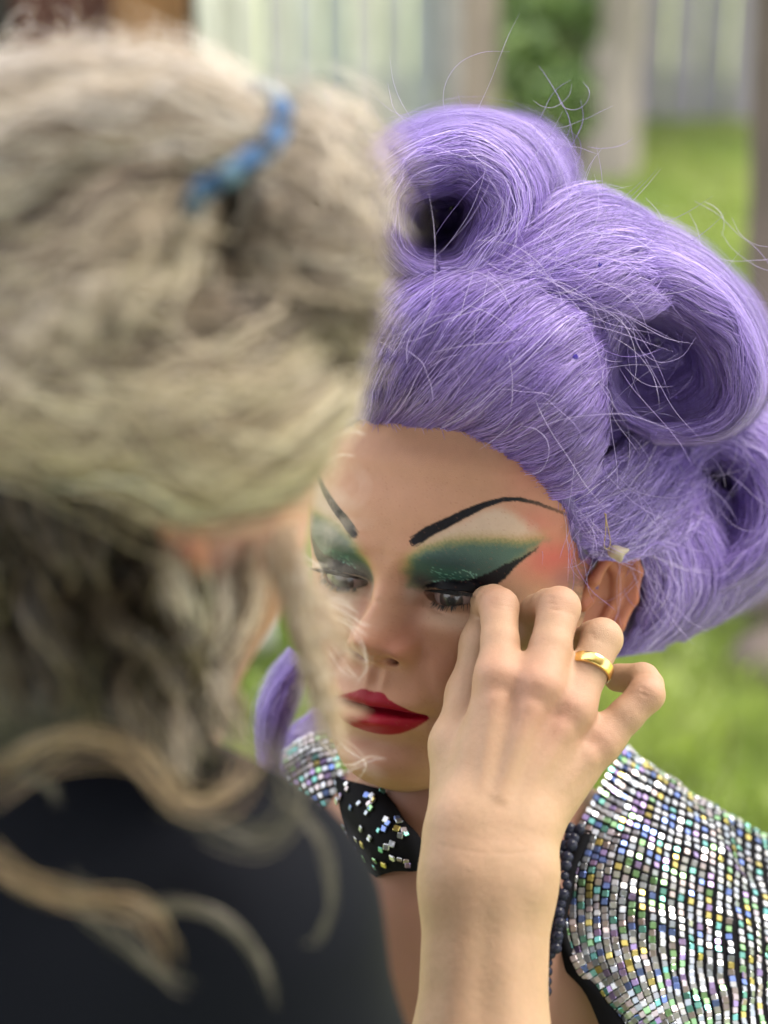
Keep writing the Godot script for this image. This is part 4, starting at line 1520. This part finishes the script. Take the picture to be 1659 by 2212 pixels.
func artist_hair(who: Node) -> void:
	var hm: Material = M.blond_hair
	var pale := [lin(118, 104, 92), lin(158, 142, 124), lin(186, 172, 154), lin(200, 189, 175), lin(212, 204, 196), lin(224, 220, 220)]
	var mid := [lin(62, 52, 50), lin(106, 91, 80), lin(164, 146, 128), lin(188, 172, 152), lin(204, 190, 172), lin(216, 206, 192)]
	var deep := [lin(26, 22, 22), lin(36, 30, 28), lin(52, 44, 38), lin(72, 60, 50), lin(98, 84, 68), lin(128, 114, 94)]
	var root := lin(62, 54, 48)
	var h := Node3D.new()
	h.name = "hair"
	who.add_child(h, true)
	var gt := G([
		[590, 350, 326, 490, 280, 322, 400, 235, 312, 230, 195, 300, 0, 165, 285, -260, 185, 270],
		[620, 360, 352, 500, 300, 362, 400, 260, 364, 230, 225, 362, 0, 205, 352, -260, 220, 330],
		[610, 385, 372, 500, 325, 386, 400, 270, 392, 230, 255, 392, 0, 260, 384, -260, 285, 360],
		[600, 410, 384, 480, 380, 396, 380, 380, 402, 220, 390, 404, 0, 430, 396, -260, 470, 372]])
	lock_part("crown_hair", h, hm, gt, 36, 30, 3600, 0.0003, 0.006, 0.0045, pale, root, {"steps": 18, "wave": 0.0005, "drift": 0.12, "bumpy": 0.004, "folds": 8.0, "along": 0.03, "clumps": 8.0, "contrast": 0.5})
	var gw := G([
		[440, 420, 392, 370, 420, 398, 280, 430, 400, 120, 470, 396, -80, 500, 380],
		[430, 460, 396, 370, 510, 404, 290, 580, 410, 140, 670, 404, -80, 730, 386],
		[410, 550, 394, 350, 630, 402, 260, 700, 408, 120, 780, 402, -80, 840, 386]])
	lock_part("swept_hair", h, hm, gw, 32, 24, 2000, 0.0003, 0.006, 0.004, mid, root, {"steps": 18, "wave": 0.0005, "drift": 0.1, "bumpy": 0.006, "folds": 6.0, "along": 0.03, "clumps": 5.0, "contrast": 0.6})
	var gm := G([
		[640, 630, 380, 520, 690, 394, 400, 720, 400, 250, 760, 402, 0, 800, 394, -260, 840, 372],
		[715, 690, 370, 560, 770, 394, 420, 810, 400, 260, 820, 402, 0, 840, 396, -260, 880, 372],
		[738, 780, 360, 600, 870, 388, 440, 900, 396, 280, 890, 398, 0, 880, 392, -260, 920, 368],
		[735, 880, 344, 620, 960, 372, 470, 975, 384, 300, 950, 388, 0, 925, 382, -260, 960, 358],
		[690, 960, 330, 590, 1025, 352, 450, 1030, 366, 300, 1005, 372, 40, 975, 368, -260, 1010, 346]])
	lock_part("swept_hair", h, hm, gm, 36, 36, 4200, 0.0003, 0.006, 0.0045, mid, root, {"steps": 20, "wave": 0.0005, "drift": 0.09, "bumpy": 0.005, "folds": 8.0, "along": 0.03, "clumps": 7.0, "contrast": 0.6})
	var gf := G([
		[590, 300, 330, 660, 320, 334, 720, 390, 330, 742, 480, 322],
		[590, 360, 362, 660, 420, 370, 720, 510, 364, 740, 620, 346],
		[570, 440, 380, 640, 540, 386, 700, 650, 374, 712, 770, 352],
		[596, 500, 388, 630, 610, 390, 670, 720, 380, 692, 850, 352]])
	lock_part("front_curls", h, hm, gf, 28, 24, 1300, 0.00024, 0.008, 0.012, mid + pale, root, {"bare": true, "steps": 22, "wave": 0.004, "drift": 0.3, "bumpy": 0.006, "folds": 5.0, "along": 0.08, "clumps": 5.0, "contrast": 0.5})
	# the hair close to the head
	var hb_ := Buf.new()
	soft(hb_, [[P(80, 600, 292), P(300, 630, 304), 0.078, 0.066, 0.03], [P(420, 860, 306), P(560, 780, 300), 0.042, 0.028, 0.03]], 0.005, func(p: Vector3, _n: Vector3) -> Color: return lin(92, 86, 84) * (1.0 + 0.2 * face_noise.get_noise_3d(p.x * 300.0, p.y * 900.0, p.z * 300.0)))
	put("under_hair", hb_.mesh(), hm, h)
	# dark mass and curls at the nape
	var b := Buf.new()
	var e := []
	e.append([P(120, 980, 300), P(100, 1420, 300), 0.062, 0.05, 0.03])
	e.append([P(260, 1080, 310), P(320, 1420, 300), 0.042, 0.03, 0.03])
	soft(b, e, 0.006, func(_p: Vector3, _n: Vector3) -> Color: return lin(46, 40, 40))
	for k in 60:
		var x := rng.randf_range(-40.0, 440.0)
		var y := rng.randf_range(990.0, 1120.0) + (170.0 if x > 300.0 else 0.0)
		var z := rng.randf_range(345.0, 385.0) - maxf(0.0, x - 300.0) * 0.12
		var amp := rng.randf_range(20.0, 55.0)
		var ph := rng.randf() * TAU
		var len_ := rng.randf_range(280.0, 520.0)
		var pts := []
		for q in 9:
			var t := q / 8.0
			pts += [x + amp * sin(ph + t * 7.0) * (0.4 + t) - 20.0 * t, y + len_ * t, z + 10.0 * cos(ph + t * 7.0)]
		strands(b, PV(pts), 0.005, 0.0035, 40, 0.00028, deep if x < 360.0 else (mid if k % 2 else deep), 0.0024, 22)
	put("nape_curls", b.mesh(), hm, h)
	# long locks that trail over the shirt, and wisps before the face
	b = Buf.new()
	var blond := [lin(146, 124, 96), lin(124, 102, 78), lin(166, 146, 116)]
	var ash := [lin(88, 84, 72), lin(108, 102, 88), lin(70, 66, 58)]
	strands(b, PV([-60, 1730, 368, 60, 1640, 380, 180, 1600, 386, 290, 1630, 388, 400, 1730, 386, 490, 1720, 380, 540, 1650, 368, 560, 1590, 356]), 0.0065, 0.005, 26, 0.0002, blond, 0.003, 36)
	strands(b, PV([420, 1500, 356, 510, 1580, 370, 598, 1640, 378, 636, 1735, 380, 570, 1808, 384, 440, 1770, 388, 330, 1720, 388]), 0.006, 0.005, 18, 0.00022, ash, 0.003, 36)
	strands(b, PV([-60, 1800, 385, 20, 1880, 392, 150, 1935, 394, 290, 1955, 394, 356, 2030, 392, 372, 2110, 388]), 0.004, 0.003, 20, 0.00022, blond, 0.002, 32)
	strands(b, PV([250, 1990, 388, 380, 1955, 390, 480, 1990, 390, 560, 2080, 386, 600, 2180, 384]), 0.002, 0.001, 16, 0.00022, ash, 0.0016, 28)
	strands(b, PV([560, 1700, 376, 680, 1800, 384, 716, 1920, 384, 690, 2020, 382, 650, 2030, 380]), 0.0016, 0.001, 12, 0.00022, ash, 0.0012, 28)
	strands(b, PV([40, 1660, 384, 110, 1700, 388, 130, 1750, 388]), 0.0016, 0.001, 12, 0.00022, ash, 0.0012, 20)
	strands(b, PV([130, 1880, 392, 240, 2000, 392, 330, 2090, 392, 420, 2140, 390]), 0.004, 0.003, 16, 0.00022, ash, 0.003, 28)
	# beside the cheek
	var fair := [lin(186, 160, 136), lin(204, 182, 158), lin(214, 198, 178)]
	strands(b, PV([590, 1130, 326, 626, 1230, 326, 648, 1330, 324, 672, 1420, 320, 702, 1520, 314, 728, 1620, 308]), 0.0055, 0.0035, 210, 0.00026, fair, 0.0022, 28)
	strands(b, PV([600, 1190, 330, 660, 1280, 324, 712, 1360, 318, 742, 1430, 312]), 0.004, 0.002, 60, 0.00022, fair, 0.004, 24)
	strands(b, PV([700, 1500, 312, 740, 1530, 308, 800, 1545, 304]), 0.0014, 0.0012, 22, 0.0002, fair, 0.0014, 20)
	strands(b, PV([410, 1250, 350, 440, 1330, 350, 415, 1420, 350, 440, 1520, 350, 480, 1620, 350]), 0.009, 0.006, 240, 0.00028, mid, 0.005, 28)
	strands(b, PV([520, 1160, 332, 520, 1320, 336, 470, 1450, 342, 492, 1540, 345, 510, 1640, 345]), 0.005, 0.004, 130, 0.00028, fair + mid, 0.004, 26)
	put("long_locks", b.mesh(), hm, h)
	b = Buf.new()
	for k in 620:
		var y := rng.randf_range(260.0, 900.0)
		var x := rng.randf_range(600.0, 770.0) - absf(y - 520.0) * 0.12
		if k < 140:
			x = rng.randf_range(-20.0, 520.0)
			y = 90.0 + x * x * 0.00042 + rng.randf_range(-20.0, 60.0)
		if k > 500:
			x = rng.randf_range(620.0, 720.0)
			y = rng.randf_range(1050.0, 1620.0)
		var a := rng.randfn(0.2, 0.8)
		var turn := rng.randfn(0.0, 2.4)
		var step := rng.randf_range(10.0, 30.0)
		var pts := []
		var z := 350.0 - maxf(0.0, x - 500.0) * 0.1 - (50.0 if k < 140 else 0.0)
		for q in 6:
			pts += [x, y, z]
			x += cos(a) * step
			y -= sin(a) * step
			z += rng.randfn(0.0, 3.0)
			a += turn / 5.0
		wisp(b, PV(pts), 0.00013, pale[2 + k % 4], 20)
	# single fair hairs drifting before the other face
	for l in [[690, 1290, 150, 740, 1318, 140, 775, 1345, 135, 800, 1352, 132], [700, 1330, 150, 752, 1352, 142, 782, 1390, 136, 786, 1440, 134, 770, 1478, 132], [690, 1325, 150, 745, 1342, 140, 795, 1372, 134], [680, 1310, 150, 730, 1300, 142, 775, 1322, 136], [700, 1390, 150, 740, 1440, 142, 770, 1470, 138], [660, 1200, 150, 690, 1230, 146, 700, 1270, 144], [650, 1240, 150, 680, 1222, 146, 705, 1230, 144], [654, 1180, 150, 668, 1210, 146, 700, 1220, 144], [700, 1610, 150, 740, 1650, 140, 790, 1640, 134], [716, 1590, 150, 760, 1620, 140, 790, 1650, 136, 776, 1690, 134], [742, 1595, 148, 720, 1640, 142, 745, 1670, 138, 800, 1640, 134, 830, 1636, 132], [690, 1010, 150, 735, 985, 142, 770, 990, 138], [700, 960, 150, 750, 935, 142, 790, 945, 138], [700, 1560, 150, 690, 1600, 146, 720, 1625, 142], [640, 250, 330, 700, 270, 320, 740, 300, 312], [640, 270, 330, 690, 280, 322, 720, 320, 314], [780, 400, 250, 830, 380, 240, 850, 430, 236, 830, 470, 232], [790, 480, 250, 850, 470, 240, 880, 520, 236]]:
		for q in 3:
			var pts := []
			for k in range(0, l.size(), 3):
				pts += [l[k] + rng.randfn(0, 5.0), l[k + 1] + rng.randfn(0, 5.0), l[k + 2]]
			wisp(b, PV(pts), 0.00009, pale[3 + q], 26)
	put("loose_hairs", b.mesh(), hm, h).set_meta("kind", "stuff")

func ring() -> void:
	var mid := P(1278, 1442, 70.5)
	var ax := (P(1300, 1380, 60) - P(1245, 1515, 78)).normalized()
	var s := ax.cross(eye_fwd).normalized()
	var w := s.cross(ax)
	var b := Buf.new()
	var prof := [[9.3, -2.9], [10.0, -2.8], [10.35, -2.4], [10.5, -1.2], [10.5, 1.2], [10.35, 2.4], [10.0, 2.8], [9.3, 2.9]]
	var pts := PackedVector3Array()
	var cols := PackedColorArray()
	for k in 73:
		var an := TAU * k / 72.0
		for p in prof:
			pts.append(mid + (s * cos(an) + w * sin(an)) * p[0] * 0.001 + ax * p[1] * 0.001)
			cols.append(Color.WHITE)
	b.grid(pts, prof.size(), 73, cols, false)
	var o := put("finger_ring", b.mesh(), M.gold)
	tag(o, "plain gold band on the ring finger of the hand at the face", "ring")

func headband() -> void:
	# a flat folded band: edges above and below its course
	var mid := [412, 462, 412, 432, 416, 424, 482, 386, 428, 546, 342, 424, 592, 300, 414, 610, 250, 398, 598, 208, 378, 566, 188, 360, 532, 196, 342]
	var edge := []
	for e in [-1.0, -0.35, 0.35, 1.0]:
		var l := []
		for k in range(0, mid.size(), 3):
			var k0 := maxi(k - 3, 0)
			var k1 := mini(k + 3, mid.size() - 3)
			var d := Vector2(mid[k1] - mid[k0], mid[k1 + 1] - mid[k0 + 1]).normalized()
			var wide := 22.0 if k < 18 else 14.0
			l += [mid[k] - d.y * e * wide, mid[k + 1] + d.x * e * wide, mid[k + 2] + 3.0 * (1.0 - e * e)]
		edge.append(l)
	var b := Buf.new()
	solid_sheet(b, G(edge), 60, 8, 0.0016)
	for k in b.v.size():
		var u := k % 60
		var v := (k / 60) % 8
		var c := lin(42, 80, 124)
		if u < 9:
			c = lin(112, 124, 140) if (u + v) % 5 < 3 else lin(46, 76, 118)
		elif u in [13, 14] or (u in [25, 26, 27, 28] and v < 6) or (u in [34, 35, 36]) or (u in [20, 21] and v > 4):
			c = lin(7, 8, 14)
		elif u in [16, 17, 18]:
			c = lin(86, 112, 132)
		elif u > 42:
			c = lin(146, 154, 160)
		b.c[k] = c
	var o := put("headband", b.mesh(), M.band_cloth)
	tag(o, "blue and black patterned fabric band in the blond grey hair", "headband")

# ---------------------------------------------------------------- garden behind
# a point on the sight line of a photo position, at a distance measured along the ground
func far_at(px: float, py: float, dist: float) -> Vector3:
	var dirn := eye_fwd + eye_right * ((px - 829.5) / 1106.0 * T15) + eye_up * ((1106.0 - py) / 1106.0 * T15)
	return CAM_AT + dirn * (dist / -dirn.z)

func box(b: Buf, lo: Vector3, hi: Vector3, bev := 0.0) -> void:
	var c := [Vector3(lo.x, lo.y, lo.z), Vector3(hi.x, lo.y, lo.z), Vector3(hi.x, hi.y, lo.z), Vector3(lo.x, hi.y, lo.z), Vector3(lo.x, lo.y, hi.z), Vector3(hi.x, lo.y, hi.z), Vector3(hi.x, hi.y, hi.z), Vector3(lo.x, hi.y, hi.z)]
	for f in [[4, 5, 6, 7, Vector3(0, 0, 1)], [1, 0, 3, 2, Vector3(0, 0, -1)], [5, 1, 2, 6, Vector3(1, 0, 0)], [0, 4, 7, 3, Vector3(-1, 0, 0)], [7, 6, 2, 3, Vector3(0, 1, 0)], [0, 1, 5, 4, Vector3(0, -1, 0)]]:
		var q := b.v.size()
		for k in 4:
			b.v.append(c[f[k]])
			b.n.append(f[4])
			b.c.append(Color.WHITE)
		b.i.append_array([q, q + 2, q + 1, q, q + 3, q + 2])

func place() -> void:
	# lawn
	var b := Buf.new()
	var pts := PackedVector3Array()
	var cols := PackedColorArray()
	var nz := FastNoiseLite.new()
	nz.seed = 9
	nz.frequency = 0.7
	for j in 60:
		for i in 60:
			var x := -14.0 + 28.0 * i / 59.0
			var z := 3.0 - 17.0 * j / 59.0
			pts.append(Vector3(x, 0.03 * nz.get_noise_2d(x, z), z))
			var t := 0.5 + 0.5 * nz.get_noise_2d(x * 1.3 + 40.0, z * 1.3)
			cols.append(Color(0.22, 0.30, 0.08).lerp(Color(0.34, 0.37, 0.16), t))
	b.grid(pts, 60, 60, cols)
	put("lawn", b.mesh(), M.lawn).set_meta("kind", "structure")
	b = Buf.new()
	b.grid(PackedVector3Array([Vector3(-90, -0.06, 20), Vector3(90, -0.06, 20), Vector3(-90, -0.06, -120), Vector3(90, -0.06, -120)]), 2, 2, PackedColorArray([Color.WHITE, Color.WHITE, Color.WHITE, Color.WHITE]))
	put("ground", b.mesh(), M.ground_dirt).set_meta("kind", "structure")
	grass()
	# pale panel fence, boards side by side
	var f := thing("panel_fence", "pale grey green panel fence behind the blond hair", "fence")
	var z0 := -6.6
	var x0 := far_at(440, 120, 6.6).x
	var x1 := far_at(1010, 120, 6.6).x
	var n := 9
	for k in n:
		var w := (x1 - x0) / n
		b = Buf.new()
		var dz := 0.02 * (k % 2)
		box(b, Vector3(x0 + w * k + 0.006, 0.05, z0 - 0.03 + dz), Vector3(x0 + w * (k + 1) - 0.006, 2.1, z0 + dz))
		put("board", b.mesh(), M["panel%d" % (k % 3)], f)
	b = Buf.new()
	box(b, Vector3(x0, 1.7, z0 - 0.09), Vector3(x1, 1.8, z0 - 0.04))
	put("rail", b.mesh(), M.panel1, f)
	# post at its end
	b = Buf.new()
	var xp := far_at(1040, 120, 6.4).x
	box(b, Vector3(xp - 0.07, 0, -6.47), Vector3(xp + 0.05, 2.3, -6.33))
	tag(put("fence_post", b.mesh(), M.brown_wood), "weathered brown post at the right end of the pale fence", "post")
	# grey wall to the right
	f = thing("board_fence", "purple grey board fence behind the lawn at the right", "fence")
	x0 = far_at(1250, 120, 7.2).x
	x1 = far_at(1900, 120, 7.2).x
	n = 10
	for k in n:
		var w := (x1 - x0) / n
		b = Buf.new()
		box(b, Vector3(x0 + w * k + 0.008, 0.04, -7.24 + 0.015 * (k % 2)), Vector3(x0 + w * (k + 1) - 0.008, 2.2, -7.2 + 0.015 * (k % 2)))
		put("board", b.mesh(), M["grey%d" % (k % 3)], f)
	# further back fence closing the view between
	f = thing("back_fence", "dark green hedge-side fence glimpsed between the shrubs", "fence")
	x0 = far_at(900, 120, 8.0).x
	x1 = far_at(1400, 120, 8.0).x
	for k in 6:
		var w := (x1 - x0) / 6.0
		b = Buf.new()
		box(b, Vector3(x0 + w * k + 0.008, 0.0, -8.04), Vector3(x0 + w * (k + 1) - 0.008, 2.3, -8.0))
		put("board", b.mesh(), M.green_board, f)
	# house corner, top left: a timber board and a white frame
	f = thing("door_frame", "brown timber door board with white painted frame behind the blond hair", "door frame")
	for d in [[-200, 30, "dark_door", 3.05], [30, 245, "red_board", 3.04], [245, 402, "timber", 3.0], [402, 424, "dark_door", 3.05], [424, 470, "white_frame", 2.94], [470, 556, "white_frame", 2.98]]:
		b = Buf.new()
		var a0 := far_at(d[0], 60, d[3]).x
		var a1 := far_at(d[1], 60, d[3]).x
		box(b, Vector3(a0 + 0.001, 0.0, -d[3] - 0.05), Vector3(a1 - 0.001, 2.4, -d[3]))
		put("board", b.mesh(), M[d[2]], f)
	# unseen porch roof, added over the people and camera to shade them
	f = thing("shade_roof", "unseen timber porch roof added to shade the two people", "roof")
	f.set_meta("kind", "structure")
	for k in 16:
		b = Buf.new()
		box(b, Vector3(-2.4 + 0.3 * k + 0.004, 2.55, -0.6), Vector3(-2.4 + 0.3 * (k + 1) - 0.004, 2.58, 2.4))
		put("board", b.mesh(), M.brown_wood, f)
	for x in [-2.3, 2.3]:
		b = Buf.new()
		box(b, Vector3(x - 0.05, 0.0, 2.2), Vector3(x + 0.05, 2.548, 2.3))
		put("post", b.mesh(), M.brown_wood, f)
	# trees
	tree("tree", "pale smooth tree trunk beside the grey board fence", [far_at(1356, -1500, 6.5), far_at(1348, 0, 6.5), far_at(1330, 130, 6.5), Vector3(far_at(1318, 260, 6.4).x, 0.0, -6.4)], [0.06, 0.075, 0.085, 0.11], M.pale_bark, 3.2, 0.0)
	tree("tree", "dark rough tree trunk at the right edge of the lawn", [far_at(1760, -1700, 3.4), far_at(1688, 300, 3.4), far_at(1676, 900, 3.2), far_at(1664, 1500, 3.1), Vector3(far_at(1655, 1800, 2.9).x, 0.0, -2.9)], [0.05, 0.055, 0.065, 0.085, 0.11], M.dark_bark, 0.0, 0.0)
	for s in [[1150, 120, 6.9, 0.2, 420, "bushy green shrub between the pale fence and the tree"], [1225, 200, 6.5, 0.13, 260, "low light green shrub at the foot of the pale tree trunk"], [1110, 30, 7.3, 0.2, 300, "dark green shrub beside the fence post"], [1245, 20, 7.0, 0.16, 300, "tall bright green shrub behind the pale tree trunk"]]:
		shrub(s)

func tree(called: String, label: String, path: Array, radii: Array, m: Material, crown_y: float, _x: float) -> void:
	var t := thing(called, label, "tree")
	var p := PackedVector3Array(path)
	p.reverse()
	var c := curve(p, 26)
	var rr := PackedFloat32Array()
	var r2 := radii.duplicate()
	r2.reverse()
	for k in 26:
		rr.append(spline(range(r2.size()), r2, k / 25.0 * (r2.size() - 1)) * rng.randf_range(0.95, 1.06))
	# the trunk goes on upwards, out of the picture
	var b := Buf.new()
	b.tube(c, rr, 14, Color.WHITE)
	for k in b.v.size():
		var s := b.v[k] * 1000.0
		b.v[k] += b.n[k] * 0.012 * face_noise.get_noise_3d(s.x * 0.12, s.y * 0.02, s.z * 0.12)
	put("trunk", b.mesh(), m, t)
	# limbs and crown above the frame
	var top := c[25]
	b = Buf.new()
	var lb := Buf.new()
	for k in 6:
		var a := TAU * k / 6.0 + rng.randf()
		var e := top + Vector3(cos(a) * 0.8, 0.9 + 0.5 * rng.randf(), sin(a) * 0.8)
		lb.tube(curve(PackedVector3Array([top - Vector3(0, 0.05, 0), top.lerp(e, 0.5) + Vector3(0, 0.15, 0), e]), 8), PackedFloat32Array([0.05, 0.045, 0.04, 0.035, 0.03, 0.025, 0.02, 0.01]), 8, Color.WHITE)
		leaves(b, e, 0.7, 160, 0.05)
	put("limb", lb.mesh(), m, t)
	put("crown", b.mesh(), M.leaf, t)

func leaves(b: Buf, mid: Vector3, r: float, n: int, size: float) -> void:
	for k in n:
		var d := Vector3(rng.randfn(), rng.randfn(), rng.randfn()).normalized() * pow(rng.randf(), 0.45) * r
		d.y *= 0.8
		var p := mid + d
		var a := Vector3(rng.randfn(), rng.randfn(), rng.randfn()).normalized()
		var c := a.cross(Vector3(rng.randfn(), rng.randfn(), rng.randfn())).normalized()
		var nn := a.cross(c).normalized()
		var s := size * rng.randf_range(0.6, 1.3)
		var q := b.v.size()
		var t := rng.randf()
		var col := Color(0.08, 0.15, 0.045).lerp(Color(0.26, 0.36, 0.12), t)
		b.v.append_array([p - a * s, p + c * s * 0.45, p + a * s, p - c * s * 0.45])
		for z in 4:
			b.n.append(nn)
			b.c.append(col)
		b.i.append_array([q, q + 1, q + 2, q, q + 2, q + 3])

func shrub(s: Array) -> void:
	var mid := far_at(s[0], s[1], s[2])
	var t := thing("shrub", s[5], "shrub")
	var b := Buf.new()
	for k in 5:
		var e := mid + Vector3(rng.randfn(0, 0.5) * s[3], rng.randf_range(-0.5, 0.3) * s[3], rng.randfn(0, 0.3) * s[3])
		b.tube(curve(PackedVector3Array([Vector3(mid.x, -0.02, mid.z), Vector3(mid.x, 0, mid.z).lerp(e, 0.5) + Vector3(0.05, 0, 0), e]), 8), PackedFloat32Array([0.02, 0.018, 0.016, 0.014, 0.012, 0.01, 0.008, 0.006]), 6, Color.WHITE)
	put("stem", b.mesh(), M.dark_bark, t)
	b = Buf.new()
	for k in 6:
		leaves(b, mid + Vector3(rng.randfn(0, 0.35), rng.randfn(0, 0.3), rng.randfn(0, 0.25)) * s[3], s[3] * 0.6, s[4] / 4, 0.045)
	leaves(b, Vector3(mid.x, 0.3, mid.z), s[3] * 0.6, s[4] / 3, 0.045)
	put("foliage", b.mesh(), M.leaf, t)

func grass() -> void:
	var b := Buf.new()
	for k in 7:
		var a := TAU * k / 7.0 + rng.randf()
		var d := Vector3(cos(a), 0, sin(a))
		var s := Vector3(-d.z, 0, d.x) * 0.004
		var h := rng.randf_range(0.03, 0.06)
		var p0 := d * rng.randf() * 0.02
		var p1 := p0 + d * 0.012 + Vector3(0, h * 0.6, 0)
		var p2 := p0 + d * rng.randf_range(0.02, 0.05) + Vector3(0, h, 0)
		var q := b.v.size()
		b.v.append_array([p0 - s, p0 + s, p1 - s * 0.8, p1 + s * 0.8, p2])
		for z in 5:
			b.n.append((Vector3.UP * 0.3 + d).normalized())
			b.c.append(Color.WHITE)
		b.i.append_array([q, q + 1, q + 2, q + 1, q + 3, q + 2, q + 2, q + 3, q + 4])
	var mm := MultiMesh.new()
	mm.transform_format = MultiMesh.TRANSFORM_3D
	mm.use_colors = true
	mm.mesh = b.mesh()
	mm.instance_count = 15000
	var nz := FastNoiseLite.new()
	nz.seed = 21
	nz.frequency = 0.9
	for k in mm.instance_count:
		var d := rng.randf_range(1.7, 8.2)
		var x := rng.randf_range(-0.30, 0.30) * d * 1.25
		var sc := rng.randf_range(0.7, 1.5)
		mm.set_instance_transform(k, Transform3D(Basis(Vector3.UP, rng.randf() * TAU) * sc, Vector3(x, 0, -d)))
		var t := clampf(0.5 + 0.8 * nz.get_noise_2d(x, d) + rng.randfn(0, 0.15), 0.0, 1.0)
		mm.set_instance_color(k, Color(0.24, 0.33, 0.09).lerp(Color(0.44, 0.47, 0.22), t))
	var mi := MultiMeshInstance3D.new()
	mi.name = "grass"
	mi.multimesh = mm
	mi.material_override = M.blade
	mi.set_meta("kind", "stuff")
	tag(mi, "short bright green lawn grass behind the two people", "grass")
	add_child(mi)
